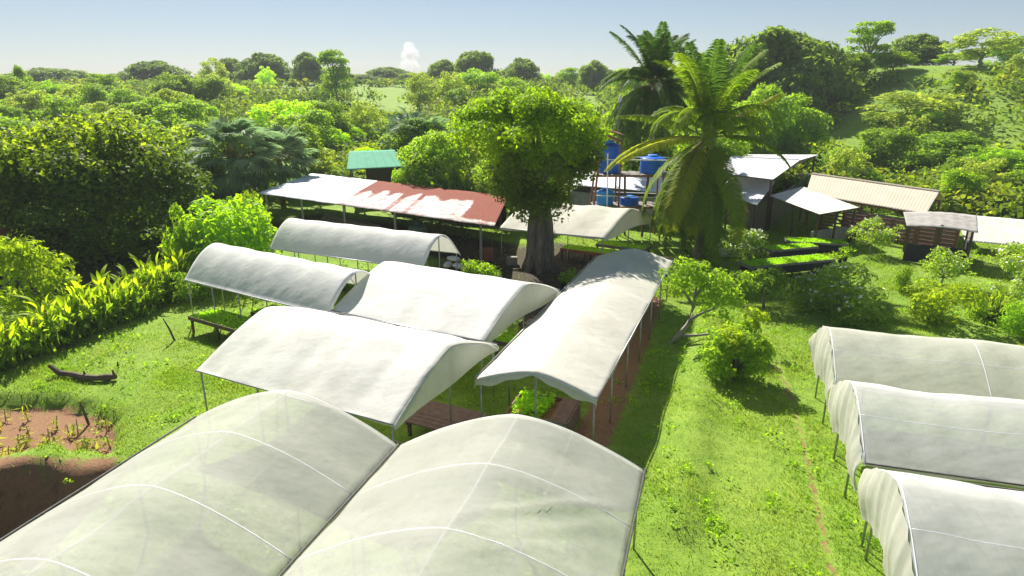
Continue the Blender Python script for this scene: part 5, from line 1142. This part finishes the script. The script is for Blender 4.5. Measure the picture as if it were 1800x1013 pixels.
# ------------------------------------------------------------------ lawn grass blades
rg = np.random.default_rng(900)
def grass(n, x0, x1, y0, y1, hmin, hmax, w):
    x = rg.uniform(x0, x1, n); y = y0 + (y1 - y0) * rg.random(n)
    s, ya_ = soil_mask(x, y); keep = (rg.random(n) > np.clip(s * 1.5, 0, 0.97)) & (rg.random(n) > litter_mask(x, y) * 0.9)
    keep &= np.abs(x) < 0.83 * y + 2.5; keep &= rg.random(n) > 0.75 * ss(0.35, 0.75, 0.5 + 0.5 * np.sin(x * 0.9 + 1.7 * np.sin(y * 0.37)) * np.sin(y * 0.63 + 1.1 * np.sin(x * 0.41)))
    cl = 0.55 + 0.45 * np.sin(x * 1.7 + 2 * np.sin(y * 0.9)) * np.sin(y * 1.4 + 1.5 * np.sin(x * 0.8)); x, y, cl = x[keep], y[keep], cl[keep]
    n = len(x); z = tz(x, y); h = rg.uniform(hmin, hmax, n) * (0.55 + 0.7 * cl); a = rg.uniform(0, 6.28, n); ln = rg.normal(0, 0.55, (n, 2)) * h[:, None]
    ww = w * rg.uniform(0.6, 1.4, n); dx, dy = np.cos(a) * ww / 2, np.sin(a) * ww / 2
    v = np.stack([np.stack([x - dx, y - dy, z - 0.01], 1), np.stack([x + dx, y + dy, z - 0.01], 1), np.stack([x + ln[:, 0], y + ln[:, 1], z + h], 1)], 1).reshape(-1, 3); return v
vv = np.concatenate([grass(170000, -20, 11, 9.5, 22, 0.05, 0.13, 0.022), grass(150000, -20, 24, 20, 32, 0.05, 0.14, 0.03), grass(90000, -4, 32, 30, 46, 0.05, 0.14, 0.045)])
me = mesh_np('lawn_grass', vv, np.arange(len(vv)).reshape(-1, 3), M['lf_grass'])
o = bpy.data.objects.new('lawn_grass', me); COL.objects.link(o); o['kind'] = 'stuff'; o['label'] = 'short bright green lawn grass around the net roofs'; o['category'] = 'grass'

# ------------------------------------------------------------------ little cloud far beyond the hills
cm_, nt, out = new_mat('cloud_vapour'); pv = nt.nodes.new('ShaderNodeVolumePrincipled'); pv.inputs['Color'].default_value = (1, 0.97, 0.95, 1); pv.inputs['Density'].default_value = 0.012; pv.inputs['Anisotropy'].default_value = 0.65
nt.links.new(pv.outputs[0], out.inputs['Volume'])
cl = thing('cloud', 'small lone white cloud above the centre left skyline', 'cloud', at_y(720, 120, 3000))
for px, py, r_ in ((719, 84, 26), (726, 96, 28), (714, 98, 24), (722, 112, 30), (712, 116, 24), (730, 118, 22)):
    c_ = at_y(px, py, 3000 + r_ * ((px % 3) - 1)); m = MB(); rr = []
    for i in range(13):
        th = math.pi * i / 12; rr.append((max(0.5, r_ * math.sin(th) * (1 + 0.06 * math.sin(i * 2.1 + px))), -r_ * math.cos(th)))
    m.lathe(c_, rr, 20); m.build('cloud_puff', cm_, cl, True)
# ------------------------------------------------------------------ the air
m = MB(); m.box((0, 420, 15.0), (1440, 1010, 40))
hm, nt, out = new_mat('pale_haze'); pv = nt.nodes.new('ShaderNodeVolumePrincipled'); pv.inputs['Color'].default_value = (0.94, 0.97, 1.0, 1); pv.inputs['Density'].default_value = 0.00042; pv.inputs['Anisotropy'].default_value = 0.0
nt.links.new(pv.outputs[0], out.inputs['Volume']); o = m.build('haze', hm); o['kind'] = 'stuff'; o['label'] = 'thin pale haze over the whole farm and hills'; o['category'] = 'haze'

for o in bpy.data.objects:
    if '_w' in o: del o['_w']
